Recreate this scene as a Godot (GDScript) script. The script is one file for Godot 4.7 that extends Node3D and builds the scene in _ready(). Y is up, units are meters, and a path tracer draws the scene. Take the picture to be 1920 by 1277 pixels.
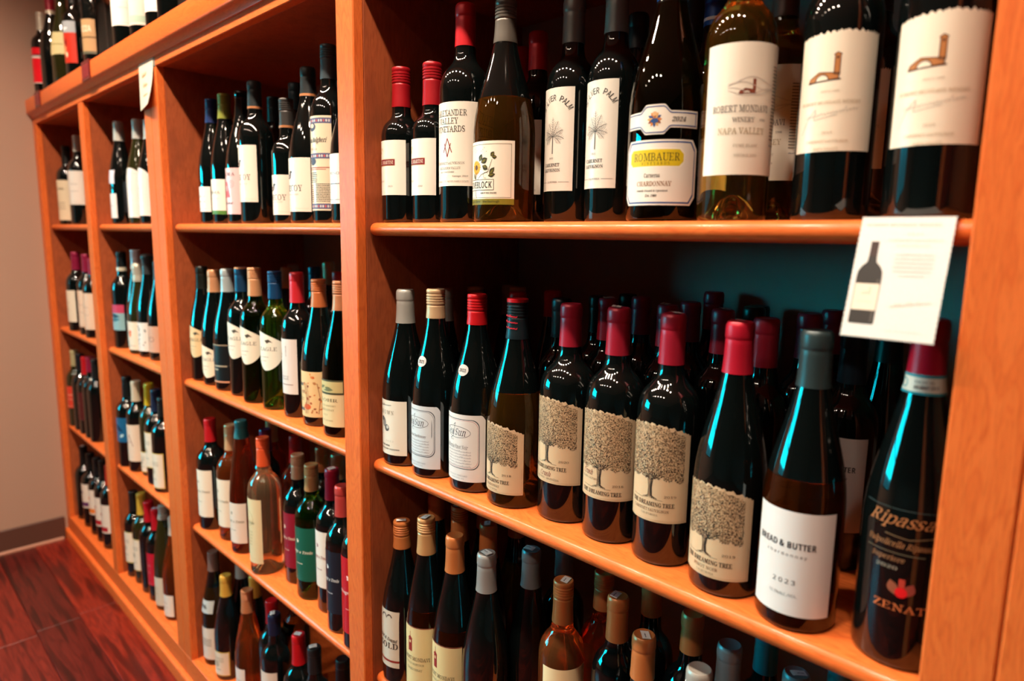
extends Node3D

# A wine shop wall: a long built-in cabinet of cherry coloured wood full of bottles.
# Origin is the photographer's eye: x runs along the cabinet, y is up, the cabinet front is the plane z = -0.62.

const FRONT := -0.62
const BACK := -1.0065
const FLOOR := -1.315
const CEIL := 1.40
const WALL_X := -3.289
const ROOM_X := 2.6
const ROOM_Z := 4.6
const SHELF_Y := [0.514, 0.0205, -0.391, -0.803, -1.210]
const SHELF_FRONT := -0.641

var taken := {}
var mats := {}
var meshes := {}
var glyphs := {}
var rng := RandomNumberGenerator.new()


func _ready() -> void:
	rng.seed = 7
	# ---- camera
	var cam := Camera3D.new()
	cam.name = "camera"
	var fwd := Vector3(-0.69352657, -0.15168929, -0.70428066)
	var right := Vector3(0.71066044, 0.01641171, -0.70334372)
	cam.transform = Transform3D(Basis(right, right.cross(fwd), -fwd).orthonormalized(), Vector3.ZERO)
	var lens := CameraAttributesPhysical.new()
	lens.frustum_focal_length = LENS_MM
	lens.frustum_focus_distance = 1.0
	lens.exposure_aperture = 3.2
	lens.frustum_near = 0.02
	lens.frustum_far = 60.0
	lens.exposure_multiplier = 1.0
	cam.attributes = lens
	add_child(cam)
	cam.make_current()
	# ---- sky and exposure
	var env := Environment.new()
	var sky := Sky.new()
	var sm := ProceduralSkyMaterial.new()
	sm.sky_top_color = Color(0.01, 0.62, 0.72)
	sm.sky_horizon_color = Color(0.04, 0.78, 0.84)
	sm.ground_bottom_color = Color(0.10, 0.34, 0.38)
	sm.ground_horizon_color = Color(0.12, 0.5, 0.58)
	sm.sun_angle_max = 0.0
	sm.sky_energy_multiplier = SKY
	sm.ground_energy_multiplier = SKY * 0.5
	sky.sky_material = sm
	env.background_mode = Environment.BG_SKY
	env.sky = sky
	env.tonemap_mode = Environment.TONE_MAPPER_LINEAR
	env.tonemap_exposure = EXPOSURE
	env.sdfgi_enabled = true
	env.ssao_enabled = true
	env.ssil_enabled = true
	var we := WorldEnvironment.new()
	we.name = "environment"
	we.environment = env
	add_child(we)
	# ---- lamps
	for k in 7:
		downlight(Vector3(-2.55 + 0.37 * k, CEIL, ROW_A), LAMP_A, ORDINAL[k] + " ceiling downlight from the window wall, in the row above the cabinet fronts", "downlights above the cabinet fronts")
	downlight(Vector3(0.05, CEIL, ROW_A), LAMP_A * 0.6, "eighth ceiling downlight from the window wall, in the row above the cabinet fronts", "downlights above the cabinet fronts")
	for k in 5:
		downlight(Vector3(-2.3 + 0.5 * k, CEIL, 1.15), LAMP_B, ORDINAL[k] + " ceiling downlight from the window wall, in the row over the shop floor", "downlights over the shop floor")
	room()
	cabinet()
	cards()
	bottles()


const ORDINAL := ["first", "second", "third", "fourth", "fifth", "sixth", "seventh", "eighth", "ninth"]
const LENS_MM := 23.68
const SKY := 10.0
const EXPOSURE := 0.238
const ROW_A := -0.04
const LAMP_A := 9.2
const LAMP_B := 5.5

# ------------------------------------------------------------------ naming


func numbered(called: String) -> String:
	var n: int = taken.get(called, 0)
	taken[called] = n + 1
	return called if n == 0 else "%s_%03d" % [called, n]


func tag(o: Node3D, label: String, category: String, group := "", kind := "") -> Node3D:
	o.set_meta("label", label)
	o.set_meta("category", category)
	if group:
		o.set_meta("group", group)
	if kind:
		o.set_meta("kind", kind)
	return o


func thing(called: String, label: String, category: String, at := Vector3.ZERO, turn := 0.0, group := "") -> Node3D:
	var o := Node3D.new()
	o.name = numbered(called)
	o.position = at
	o.rotation.y = turn
	add_child(o)
	return tag(o, label, category, group)


func part(called: String, mesh: Mesh, m: Material, parent: Node, at := Vector3.ZERO) -> MeshInstance3D:
	var o := MeshInstance3D.new()
	o.name = called if parent != self else numbered(called)
	o.mesh = mesh
	o.material_override = m
	o.position = at
	parent.add_child(o, true)
	return o


func struct(called: String, mesh: Mesh, m: Material) -> MeshInstance3D:
	var o := part(called, mesh, m, self)
	o.set_meta("kind", "structure")
	return o

# ------------------------------------------------------------------ materials


func mat(key: String, c: Color, rough := 0.5, metal := 0.0, spec := 0.5) -> StandardMaterial3D:
	if not mats.has(key):
		var m := StandardMaterial3D.new()
		m.resource_name = key
		m.albedo_color = c
		m.roughness = rough
		m.metallic = metal
		m.metallic_specular = spec
		mats[key] = m
	return mats[key]


func paper(hex: String) -> StandardMaterial3D:
	return mat("paper_" + hex, Color(hex), 0.34, 0.0, 0.5)


func ink_mat(hex: String) -> StandardMaterial3D:
	return mat("ink_" + hex, Color(hex), 0.5, 0.0, 0.4)


func foil(hex: String) -> StandardMaterial3D:
	return mat("foil_" + hex, Color(hex), 0.36, 0.25, 0.5)


func clear_glass(key: String, tint: Color, body := 0.0) -> StandardMaterial3D:
	if not mats.has(key):
		var m := mat(key, Color(tint.r, tint.g, tint.b, body), 0.0, 0.0, 0.5)
		m.transparency = BaseMaterial3D.TRANSPARENCY_ALPHA
		m.refraction_enabled = true
		m.refraction_scale = 0.045
	return mats[key]


func noise_tex(freq: float, seed_: int, stops: Array, size := 512, warp := 0.0, octaves := 4) -> NoiseTexture2D:
	var n := FastNoiseLite.new()
	n.noise_type = FastNoiseLite.TYPE_SIMPLEX_SMOOTH
	n.seed = seed_
	n.frequency = freq
	n.fractal_octaves = octaves
	if warp > 0.0:
		n.domain_warp_enabled = true
		n.domain_warp_amplitude = warp
		n.domain_warp_frequency = freq * 0.6
	var g := Gradient.new()
	var offs := PackedFloat32Array()
	var cols := PackedColorArray()
	for s in stops:
		offs.append(s[0])
		cols.append(s[1])
	g.offsets = offs
	g.colors = cols
	var t := NoiseTexture2D.new()
	t.width = size
	t.height = size
	t.seamless = true
	t.noise = n
	t.color_ramp = g
	return t


var grain_tex: NoiseTexture2D
var pore_tex: NoiseTexture2D


func wood(axis: int, key := "wood", tone := Color.WHITE, rough := 0.44, coat := 0.13) -> StandardMaterial3D:
	var k := "%s_%d_%s" % [key, axis, tone.to_html()]
	if mats.has(k):
		return mats[k]
	if grain_tex == null:
		# growth-ring contours of a slow noise, then fine pores multiplied over them
		var light := Color(0.86, 0.43, 0.20)
		var mid := Color(0.84, 0.405, 0.185)
		var dark := Color(0.77, 0.34, 0.145)
		var stops := []
		for i in 9:
			var t := 0.12 + 0.085 * i
			stops.append([t, light if i % 3 != 1 else mid])
			stops.append([t + 0.055, mid if i % 2 else light])
			stops.append([t + 0.068, dark.lerp(mid, 0.45)])
			stops.append([t + 0.078, mid])
		grain_tex = noise_tex(0.006, 11, stops, 512, 20.0, 3)
		pore_tex = noise_tex(0.02, 5, [[0.0, Color(0.89, 0.86, 0.84)], [0.36, Color(0.965, 0.96, 0.95)], [0.5, Color.WHITE], [1.0, Color.WHITE]], 512, 0.0, 5)
	var m := mat(k, tone, rough, 0.0, 0.26)
	m.albedo_texture = grain_tex
	m.uv1_triplanar = true
	m.uv1_world_triplanar = true
	m.uv1_triplanar_sharpness = 4.0
	var across := 5.0
	var along := 0.7
	var s := Vector3(across, across, across)
	s[axis] = along
	m.uv1_scale = s
	m.detail_enabled = true
	m.detail_albedo = pore_tex
	m.detail_blend_mode = BaseMaterial3D.BLEND_MODE_MUL
	m.detail_uv_layer = BaseMaterial3D.DETAIL_UV_2
	m.uv2_triplanar = true
	m.uv2_world_triplanar = true
	m.uv2_triplanar_sharpness = 4.0
	var s2 := Vector3(46, 46, 46)
	s2[axis] = 3.4
	m.uv2_scale = s2
	m.clearcoat_enabled = true
	m.clearcoat = coat
	m.clearcoat_roughness = 0.30 if coat < 0.2 else 0.16
	return m

# mottled brown-red wood for side and top panels, darker and rougher than the frames
func panel_wood() -> StandardMaterial3D:
	if not mats.has("brown_panel_wood"):
		var m := mat("brown_panel_wood", Color.WHITE, 0.5, 0.0, 0.3)
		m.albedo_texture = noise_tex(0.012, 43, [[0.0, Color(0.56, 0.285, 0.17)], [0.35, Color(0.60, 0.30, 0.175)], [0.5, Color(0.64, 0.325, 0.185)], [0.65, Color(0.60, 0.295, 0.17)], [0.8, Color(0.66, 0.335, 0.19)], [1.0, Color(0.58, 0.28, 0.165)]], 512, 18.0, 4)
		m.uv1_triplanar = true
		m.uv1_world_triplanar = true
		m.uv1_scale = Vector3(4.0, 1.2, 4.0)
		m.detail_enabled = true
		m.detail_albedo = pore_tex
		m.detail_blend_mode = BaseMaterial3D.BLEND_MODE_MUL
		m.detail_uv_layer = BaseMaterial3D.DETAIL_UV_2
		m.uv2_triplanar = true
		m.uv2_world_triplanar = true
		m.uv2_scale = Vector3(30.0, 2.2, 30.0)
	return mats["brown_panel_wood"]

# ------------------------------------------------------------------ mesh tools


func commit(v: PackedVector3Array, n: PackedVector3Array, idx := PackedInt32Array()) -> ArrayMesh:
	var a := []
	a.resize(Mesh.ARRAY_MAX)
	a[Mesh.ARRAY_VERTEX] = v
	a[Mesh.ARRAY_NORMAL] = n
	if idx.size():
		a[Mesh.ARRAY_INDEX] = idx
	var m := ArrayMesh.new()
	if v.size():
		m.add_surface_from_arrays(Mesh.PRIMITIVE_TRIANGLES, a)
	return m


# a turned shape; the profile of (radius, height) runs from the middle of the foot to the middle of the top
func lathe(prof: PackedVector2Array, seg := 40, crease := 38.0) -> ArrayMesh:
	var v := PackedVector3Array()
	var n := PackedVector3Array()
	var idx := PackedInt32Array()
	var ns: Array[Vector2] = []
	for i in prof.size() - 1:
		var d := prof[i + 1] - prof[i]
		ns.append(Vector2(d.y, -d.x).normalized())
	var lim := cos(deg_to_rad(crease))
	for i in prof.size() - 1:
		var n0 := ns[i]
		var n1 := ns[i]
		if i > 0 and ns[i].dot(ns[i - 1]) > lim:
			n0 = (ns[i] + ns[i - 1]).normalized()
		if i < prof.size() - 2 and ns[i].dot(ns[i + 1]) > lim:
			n1 = (ns[i] + ns[i + 1]).normalized()
		var base := v.size()
		for k in seg + 1:
			var t := TAU * k / seg
			var s := sin(t)
			var c := cos(t)
			v.append(Vector3(prof[i].x * s, prof[i].y, prof[i].x * c))
			n.append(Vector3(n0.x * s, n0.y, n0.x * c))
			v.append(Vector3(prof[i + 1].x * s, prof[i + 1].y, prof[i + 1].x * c))
			n.append(Vector3(n1.x * s, n1.y, n1.x * c))
		for k in seg:
			var a := base + 2 * k
			if prof[i + 1].x > 1e-6:
				idx.append_array([a, a + 1, a + 3])
			if prof[i].x > 1e-6:
				idx.append_array([a, a + 3, a + 2])
	return commit(v, n, idx)


func tri(v: PackedVector3Array, n: PackedVector3Array, a: Vector3, b: Vector3, c: Vector3, out: Vector3) -> void:
	var g := (b - a).cross(c - a)
	if g.length() < 1e-14:
		return
	if g.dot(out) > 0.0:  # clockwise from outside
		var t := b
		b = c
		c = t
		g = -g
	g = -g.normalized()
	v.append_array([a, b, c])
	n.append_array([g, g, g])


func quad(v: PackedVector3Array, n: PackedVector3Array, a: Vector3, b: Vector3, c: Vector3, d: Vector3, out: Vector3) -> void:
	tri(v, n, a, b, c, out)
	tri(v, n, a, c, d, out)


# a box with chamfered edges, from corner to corner
func block(lo: Vector3, hi: Vector3, ch := 0.0015) -> ArrayMesh:
	var v := PackedVector3Array()
	var n := PackedVector3Array()
	ch = minf(ch, 0.3 * minf(hi.x - lo.x, minf(hi.y - lo.y, hi.z - lo.z)))
	var mid := (lo + hi) / 2.0
	var h := (hi - lo) / 2.0
	for ax in 3:
		var u := (ax + 1) % 3
		var w := (ax + 2) % 3
		for s in [-1.0, 1.0]:
			var p := []
			for q in [[-1, -1], [1, -1], [1, 1], [-1, 1]]:
				var x := mid
				x[ax] += s * h[ax]
				x[u] += q[0] * (h[u] - ch)
				x[w] += q[1] * (h[w] - ch)
				p.append(x)
			var o := Vector3.ZERO
			o[ax] = s
			quad(v, n, p[0], p[1], p[2], p[3], o)
			# the edge shared with the next axis
			for s2 in [-1.0, 1.0]:
				var e := []
				for q in [[-1, 0], [1, 0], [1, 1], [-1, 1]]:
					var x := mid
					x[w] += q[0] * (h[w] - ch)
					x[ax] += s * (h[ax] - (ch if q[1] else 0.0))
					x[u] += s2 * (h[u] - (0.0 if q[1] else ch))
					e.append(x)
				var o2 := o
				o2[u] = s2
				quad(v, n, e[0], e[1], e[2], e[3], o2)
	for sx in [-1.0, 1.0]:
		for sy in [-1.0, 1.0]:
			for sz in [-1.0, 1.0]:
				var c := mid + Vector3(sx * h.x, sy * h.y, sz * h.z)
				tri(v, n, c - Vector3(0, sy * ch, sz * ch), c - Vector3(sx * ch, 0, sz * ch), c - Vector3(sx * ch, sy * ch, 0), Vector3(sx, sy, sz))
	return commit(v, n)


# a moulding: a closed outline in (z, y) drawn along x
func extrude_x(outline: PackedVector2Array, x0: float, x1: float, soft := 30.0) -> ArrayMesh:
	var v := PackedVector3Array()
	var n := PackedVector3Array()
	var mid := Vector2.ZERO
	for p in outline:
		mid += p / outline.size()
	var k := outline.size()
	var ns: Array[Vector2] = []
	for i in k:
		var d := outline[(i + 1) % k] - outline[i]
		var m := Vector2(d.y, -d.x).normalized()
		ns.append(m)
	var area := 0.0
	for i in k:
		area += outline[i].cross(outline[(i + 1) % k])
	var sgn := 1.0 if area > 0.0 else -1.0
	var lim := cos(deg_to_rad(soft))
	for i in k:
		var na := ns[i]
		var nb := ns[i]
		if ns[i].dot(ns[(i + k - 1) % k]) > lim:
			na = (ns[i] + ns[(i + k - 1) % k]).normalized()
		if ns[i].dot(ns[(i + 1) % k]) > lim:
			nb = (ns[i] + ns[(i + 1) % k]).normalized()
		var p := outline[i]
		var q := outline[(i + 1) % k]
		var at := v.size()
		quad(v, n, Vector3(x0, p.y, p.x), Vector3(x1, p.y, p.x), Vector3(x1, q.y, q.x), Vector3(x0, q.y, q.x), Vector3(0, ns[i].y, ns[i].x) * sgn)
		for j in range(at, v.size()):
			var use := na if Vector2(v[j].z, v[j].y).distance_to(p) < 1e-6 else nb
			n[j] = Vector3(0, use.y, use.x) * sgn
	var tris := Geometry2D.triangulate_polygon(outline)
	for i in range(0, tris.size(), 3):
		for e in [[x0, -1.0], [x1, 1.0]]:
			var t := []
			for j in 3:
				var p2 := outline[tris[i + j]]
				t.append(Vector3(e[0], p2.y, p2.x))
			tri(v, n, t[0], t[1], t[2], Vector3(e[1], 0, 0))
	return commit(v, n)


# a shelf board with a bull-nosed front edge and rounded front corners
func shelf_board(x0: float, x1: float, top: float, thick: float, front: float, back: float) -> ArrayMesh:
	var r := thick / 2.0
	var rc := 0.011
	var rings := []
	var levels := 9
	for j in levels:
		var th := -PI / 2 + PI * j / (levels - 1)
		var ins := r * (1.0 - cos(th))
		var y := top - r + r * sin(th)
		var ring := PackedVector3Array()
		ring.append(Vector3(x0, y, back))
		for k in 5:
			var t := PI / 2 * k / 4.0
			var rr := maxf(rc - ins, 0.0005) if ins < rc else 0.0005
			ring.append(Vector3(x0 + rc - rr * cos(t) - (0.0 if ins < rc else 0.0), y, front - ins - rr + rr * sin(t)))
		for k in 5:
			var t := PI / 2 * (1.0 - k / 4.0)
			var rr := maxf(rc - ins, 0.0005)
			ring.append(Vector3(x1 - rc + rr * cos(t), y, front - ins - rr + rr * sin(t)))
		ring.append(Vector3(x1, y, back))
		rings.append(ring)
	var v := PackedVector3Array()
	var n := PackedVector3Array()
	var cols: int = rings[0].size()
	for j in levels - 1:
		for i in cols - 1:
			var a: Vector3 = rings[j][i]
			var b: Vector3 = rings[j][i + 1]
			var c: Vector3 = rings[j + 1][i + 1]
			var d: Vector3 = rings[j + 1][i]
			var out := Vector3(0, 0, 1)
			if i == 0:
				out = Vector3(-1, 0, 0.01)
			elif i == cols - 2:
				out = Vector3(1, 0, 0.01)
			elif i < 5:
				out = Vector3(-1, 0, 1)
			elif i > 5:
				out = Vector3(1, 0, 1)
			quad(v, n, a, b, c, d, out + Vector3(0, (j - 3.5) * 0.4, 0))
	for e in [[0, -1.0], [levels - 1, 1.0]]:
		var ring: PackedVector3Array = rings[e[0]]
		var m := Vector3((x0 + x1) / 2, ring[0].y, back)
		for i in cols - 1:
			tri(v, n, m, ring[i], ring[i + 1], Vector3(0, e[1], 0))
	quad(v, n, rings[0][0], rings[0][cols - 1], rings[levels - 1][cols - 1], rings[levels - 1][0], Vector3(0, 0, -1))
	var st := SurfaceTool.new()
	st.create_from(commit(v, n), 0)
	return smooth(st.commit(), 40.0)


# average the normals of coincident corners that differ by less than the angle
func smooth(m: ArrayMesh, deg: float) -> ArrayMesh:
	var a := m.surface_get_arrays(0)
	var v: PackedVector3Array = a[Mesh.ARRAY_VERTEX]
	var n: PackedVector3Array = a[Mesh.ARRAY_NORMAL]
	var idx: PackedInt32Array = a[Mesh.ARRAY_INDEX] if a[Mesh.ARRAY_INDEX] != null else PackedInt32Array()
	if idx.size():
		var v2 := PackedVector3Array()
		var n2 := PackedVector3Array()
		for i in idx:
			v2.append(v[i])
			n2.append(n[i])
		v = v2
		n = n2
	var at := {}
	for i in v.size():
		var k := (v[i] * 20000.0).round()
		if not at.has(k):
			at[k] = []
		at[k].append(i)
	var lim := cos(deg_to_rad(deg))
	var out := PackedVector3Array()
	for i in v.size():
		var s := Vector3.ZERO
		for j in at[(v[i] * 20000.0).round()]:
			if n[j].dot(n[i]) > lim:
				s += n[j]
		out.append(s.normalized())
	return commit(v, out)

# ------------------------------------------------------------------ print: flat shapes and lettering, later bent round a bottle
# A drawing is a Dictionary: "d" or "t" + ink colour -> triangle corners (x, y in mm from the label's middle, z = layer)


func put(D: Dictionary, key: String, a: Vector2, b: Vector2, c: Vector2, layer: float) -> void:
	if not D.has(key):
		D[key] = PackedVector3Array()
	var arr: PackedVector3Array = D[key]
	if (b - a).cross(c - a) > 0.0:
		arr.append_array([Vector3(a.x, a.y, layer), Vector3(c.x, c.y, layer), Vector3(b.x, b.y, layer)])
	else:
		arr.append_array([Vector3(a.x, a.y, layer), Vector3(b.x, b.y, layer), Vector3(c.x, c.y, layer)])
	D[key] = arr


func fill(D: Dictionary, hex: String, pts: PackedVector2Array, layer := 1.0) -> void:
	var lo := 1e9
	var hi := -1e9
	for p in pts:
		lo = minf(lo, p.x)
		hi = maxf(hi, p.x)
	# cut along one grid for every shape, so that layers bend alike
	var step := 3.0
	var first := floori(lo / step)
	var last := floori((hi - 1e-4) / step)
	for s in range(first, last + 1):
		var pieces: Array = [pts]
		if last > first:
			var a := s * step
			pieces = Geometry2D.intersect_polygons(pts, PackedVector2Array([Vector2(a, -500), Vector2(a + step, -500), Vector2(a + step, 500), Vector2(a, 500)]))
		for q: PackedVector2Array in pieces:
			var t := Geometry2D.triangulate_polygon(q)
			for i in range(0, t.size(), 3):
				put(D, "d" + hex, q[t[i]], q[t[i + 1]], q[t[i + 2]], layer)


func rect(D: Dictionary, hex: String, x0: float, y0: float, x1: float, y1: float, layer := 1.0) -> void:
	fill(D, hex, PackedVector2Array([Vector2(x0, y0), Vector2(x1, y0), Vector2(x1, y1), Vector2(x0, y1)]), layer)


func stroke(D: Dictionary, hex: String, pts: PackedVector2Array, w: float, layer := 2.0) -> void:
	for i in pts.size() - 1:
		var d := pts[i + 1] - pts[i]
		if d.length() < 1e-5:
			continue
		var cuts := maxi(1, ceili(absf(d.x) / 4.0))
		var o := Vector2(-d.y, d.x).normalized() * w / 2.0
		var e := d.normalized() * w * 0.2
		for k in cuts:
			var p := pts[i] + d * k / cuts - (e if k == 0 else Vector2.ZERO)
			var q := pts[i] + d * (k + 1) / cuts + (e if k == cuts - 1 else Vector2.ZERO)
			put(D, "d" + hex, p + o, p - o, q - o, layer)
			put(D, "d" + hex, p + o, q - o, q + o, layer)


func ring_pts(cx: float, cy: float, rx: float, ry: float, k := 20, a0 := 0.0, a1 := TAU) -> PackedVector2Array:
	var p := PackedVector2Array()
	for i in k + 1:
		var t := a0 + (a1 - a0) * i / k
		p.append(Vector2(cx + rx * cos(t), cy + ry * sin(t)))
	return p


func disc(D: Dictionary, hex: String, cx: float, cy: float, rx: float, ry: float, layer := 1.0, k := 18) -> void:
	var p := ring_pts(cx, cy, rx, ry, k)
	p.remove_at(p.size() - 1)
	fill(D, hex, p, layer)


func glyph_tris(s: String, face: String, bold: bool) -> PackedVector2Array:
	var key := s + "|" + face + str(bold)
	if glyphs.has(key):
		return glyphs[key]
	var f := SystemFont.new()
	f.font_names = PackedStringArray([face])
	f.font_weight = 700 if bold else 400
	var tm := TextMesh.new()
	tm.font = f
	tm.text = s
	tm.font_size = 24
	tm.pixel_size = 1.0
	tm.depth = 0.0
	tm.curve_step = 1.2
	var a := tm.get_mesh_arrays()
	var out := PackedVector2Array()
	if a.size() and a[Mesh.ARRAY_VERTEX] != null:
		var v: PackedVector3Array = a[Mesh.ARRAY_VERTEX]
		if a[Mesh.ARRAY_INDEX] != null and a[Mesh.ARRAY_INDEX].size():
			for i in a[Mesh.ARRAY_INDEX]:
				out.append(Vector2(v[i].x, v[i].y))
		else:
			for p in v:
				out.append(Vector2(p.x, p.y))
	glyphs[key] = out
	return out


# lettering set into a box of the given width and height round (x, y); the height is that of the whole line's ink
func words(D: Dictionary, hex: String, s: String, x: float, y: float, w: float, h: float, face := "Droid Serif", bold := false, slant := 0.0, turn := 0.0) -> void:
	var t := glyph_tris(s, face, bold)
	if t.is_empty():
		return
	var lo := Vector2(1e9, 1e9)
	var hi := -lo
	for p in t:
		lo = Vector2(minf(lo.x, p.x), minf(lo.y, p.y))
		hi = Vector2(maxf(hi.x, p.x), maxf(hi.y, p.y))
	var mid := (lo + hi) / 2.0
	var k := Vector2(w / maxf(hi.x - lo.x, 0.01), h / maxf(hi.y - lo.y, 0.01))
	if w <= 0.0:
		k.x = k.y
	var key := "t" + hex
	var q := PackedVector2Array()
	for p in t:
		var m := (p - mid) * k
		m.x += m.y * slant
		q.append(m.rotated(turn) + Vector2(x, y))
	for i in range(0, q.size() - 2, 3):
		put(D, key, q[i], q[i + 1], q[i + 2], 3.0)


func words_arc(D: Dictionary, hex: String, s: String, cx: float, cy: float, r: float, from_deg: float, to_deg: float, h: float, face := "Droid Sans") -> void:
	for i in s.length():
		if s[i] == " ":
			continue
		var a := deg_to_rad(lerpf(from_deg, to_deg, float(i) / (s.length() - 1)))
		words(D, hex, s[i], cx + r * sin(a), cy + r * cos(a), h * (0.14 if s[i] == "I" else 0.62), h, face, false, 0.0, -a)


# a line of handwriting: uneven peaks and loops joined by a smooth pen line
func scrawl(D: Dictionary, hex: String, x0: float, x1: float, y: float, h: float, w: float, seed_: int, rise := 0.0) -> void:
	var r := RandomNumberGenerator.new()
	r.seed = seed_
	var knots := PackedVector2Array()
	var x := x0
	var up := false
	while x < x1:
		var t := (x - x0) / (x1 - x0)
		var tall := 1.0 if r.randf() < 0.22 else r.randf_range(0.25, 0.5)
		knots.append(Vector2(x + (0.12 * h if up else -0.04 * h), y + rise * t + h * (tall * 0.6 if up else -r.randf_range(0.1, 0.3))))
		x += h * r.randf_range(0.14, 0.30)
		up = not up
	if knots.size() < 4:
		return
	var p := PackedVector2Array()
	for k in range(1, knots.size() - 2):
		for m in 4:
			p.append(knots[k].cubic_interpolate(knots[k + 1], knots[k - 1], knots[k + 2], m / 4.0))
	stroke(D, hex, p, w)


# rows of small print too small to read in the photograph
func small_print(D: Dictionary, hex: String, x0: float, x1: float, y_top: float, rows: int, pitch: float, seed_: int) -> void:
	var r := RandomNumberGenerator.new()
	r.seed = seed_
	for i in rows:
		var x := x0
		while x < x1 - 1.0:
			var w := minf(r.randf_range(1.2, 4.5), x1 - x)
			rect(D, hex, x, y_top - i * pitch - pitch * 0.42, x + w, y_top - i * pitch, 2.0)
			x += w + 0.7


# bend a drawing round a turned body (or leave it flat when no radius is given) and hang it under a label
func print_on(D: Dictionary, parent: Node3D, y_mid: float, radius: Callable) -> void:
	for key: String in D:
		var src: PackedVector3Array = D[key]
		var v := PackedVector3Array()
		var n := PackedVector3Array()
		for p in src:
			var off := 0.00034 + 0.00009 * p.z
			var y := y_mid + p.y / 1000.0
			if radius.is_valid():
				var rr: float = radius.call(y)
				var a := p.x / 1000.0 / rr
				v.append(Vector3(sin(a) * (rr + off), y, cos(a) * (rr + off)))
				n.append(Vector3(sin(a), 0, cos(a)))
			else:
				v.append(Vector3(p.x / 1000.0, y, off))
				n.append(Vector3(0, 0, 1))
		part("lettering" if key[0] == "t" else "label_print", commit(v, n), ink_mat(key.substr(1)), parent)


# a paper label bent round the body; low and high edges are functions of u in -1..1 that give mm from the label's middle
func label_mesh(radius: Callable, y_mid: float, half_mm: float, low: Callable, high: Callable, cols := 28, rows := 6) -> ArrayMesh:
	var v := PackedVector3Array()
	var n := PackedVector3Array()
	var idx := PackedInt32Array()
	for i in cols + 1:
		var u := -1.0 + 2.0 * i / cols
		var a0: float = low.call(u)
		var a1: float = high.call(u)
		for j in rows + 1:
			var y := y_mid + lerpf(a0, a1, float(j) / rows) / 1000.0
			var rr: float = radius.call(y)
			var a := u * half_mm / 1000.0 / rr
			v.append(Vector3(sin(a) * (rr + 0.0003), y, cos(a) * (rr + 0.0003)))
			n.append(Vector3(sin(a), 0, cos(a)))
	for i in cols:
		for j in rows:
			var b := i * (rows + 1) + j
			idx.append_array([b, b + 1, b + rows + 2, b, b + rows + 2, b + rows + 1])
	return commit(v, n, idx)

# ------------------------------------------------------------------ labels


func ragged(seed_: int, base: float, amp: float, bulge := 0.0) -> Callable:
	var nz := FastNoiseLite.new()
	nz.seed = seed_
	nz.frequency = 1.0
	nz.fractal_octaves = 3
	return func(u: float) -> float: return base + bulge * (1.0 - u * u) + amp * nz.get_noise_1d(u * 13.0)


func level(y: float) -> Callable:
	return func(_u: float) -> float: return y


func leaf_figure(D: Dictionary, hex: String, x: float, y: float, len_: float, wid: float, ang: float, layer := 2.0) -> void:
	var p := PackedVector2Array()
	for i in 9:
		var t := i / 8.0
		p.append(Vector2(t * len_, wid * sin(PI * t)))
	for i in range(7, 0, -1):
		var t := i / 8.0
		p.append(Vector2(t * len_, -wid * sin(PI * t)))
	var q := PackedVector2Array()
	for a in p:
		q.append(a.rotated(ang) + Vector2(x, y))
	fill(D, hex, q, layer)


func palm_drawing(D: Dictionary, hex: String, x: float, y: float, s: float) -> void:
	stroke(D, hex, PackedVector2Array([Vector2(x, y - 0.55 * s), Vector2(x + 0.2, y - 0.02 * s)]), s * 0.04)
	for f in [[90, 1.0, 0.0], [68, 0.92, 0.10], [112, 0.85, 0.10], [42, 0.85, 0.34], [138, 0.8, 0.34], [18, 0.72, 0.5], [160, 0.7, 0.5], [-2, 0.5, 0.5], [182, 0.5, 0.5]]:
		var a := deg_to_rad(f[0])
		var pts := PackedVector2Array()
		for i in 9:
			var t := i / 8.0
			pts.append(Vector2(x + cos(a) * t * f[1] * s * 0.62, y + sin(a) * t * f[1] * s * 0.62 - f[2] * t * t * s * 0.42))
		stroke(D, hex, pts, 0.45)
		for i in range(1, 9):
			var d := (pts[i] - pts[i - 1]).normalized()
			var o := Vector2(-d.y, d.x)
			var l := s * 0.13 * sin(PI * (0.15 + 0.8 * i / 8.0))
			for m in [0.0]:
				var b := pts[i].lerp(pts[i - 1], m)
				stroke(D, hex, PackedVector2Array([b, b + o * l + d * l * 0.7]), 0.22)
				stroke(D, hex, PackedVector2Array([b, b - o * l + d * l * 0.7]), 0.22)


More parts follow.
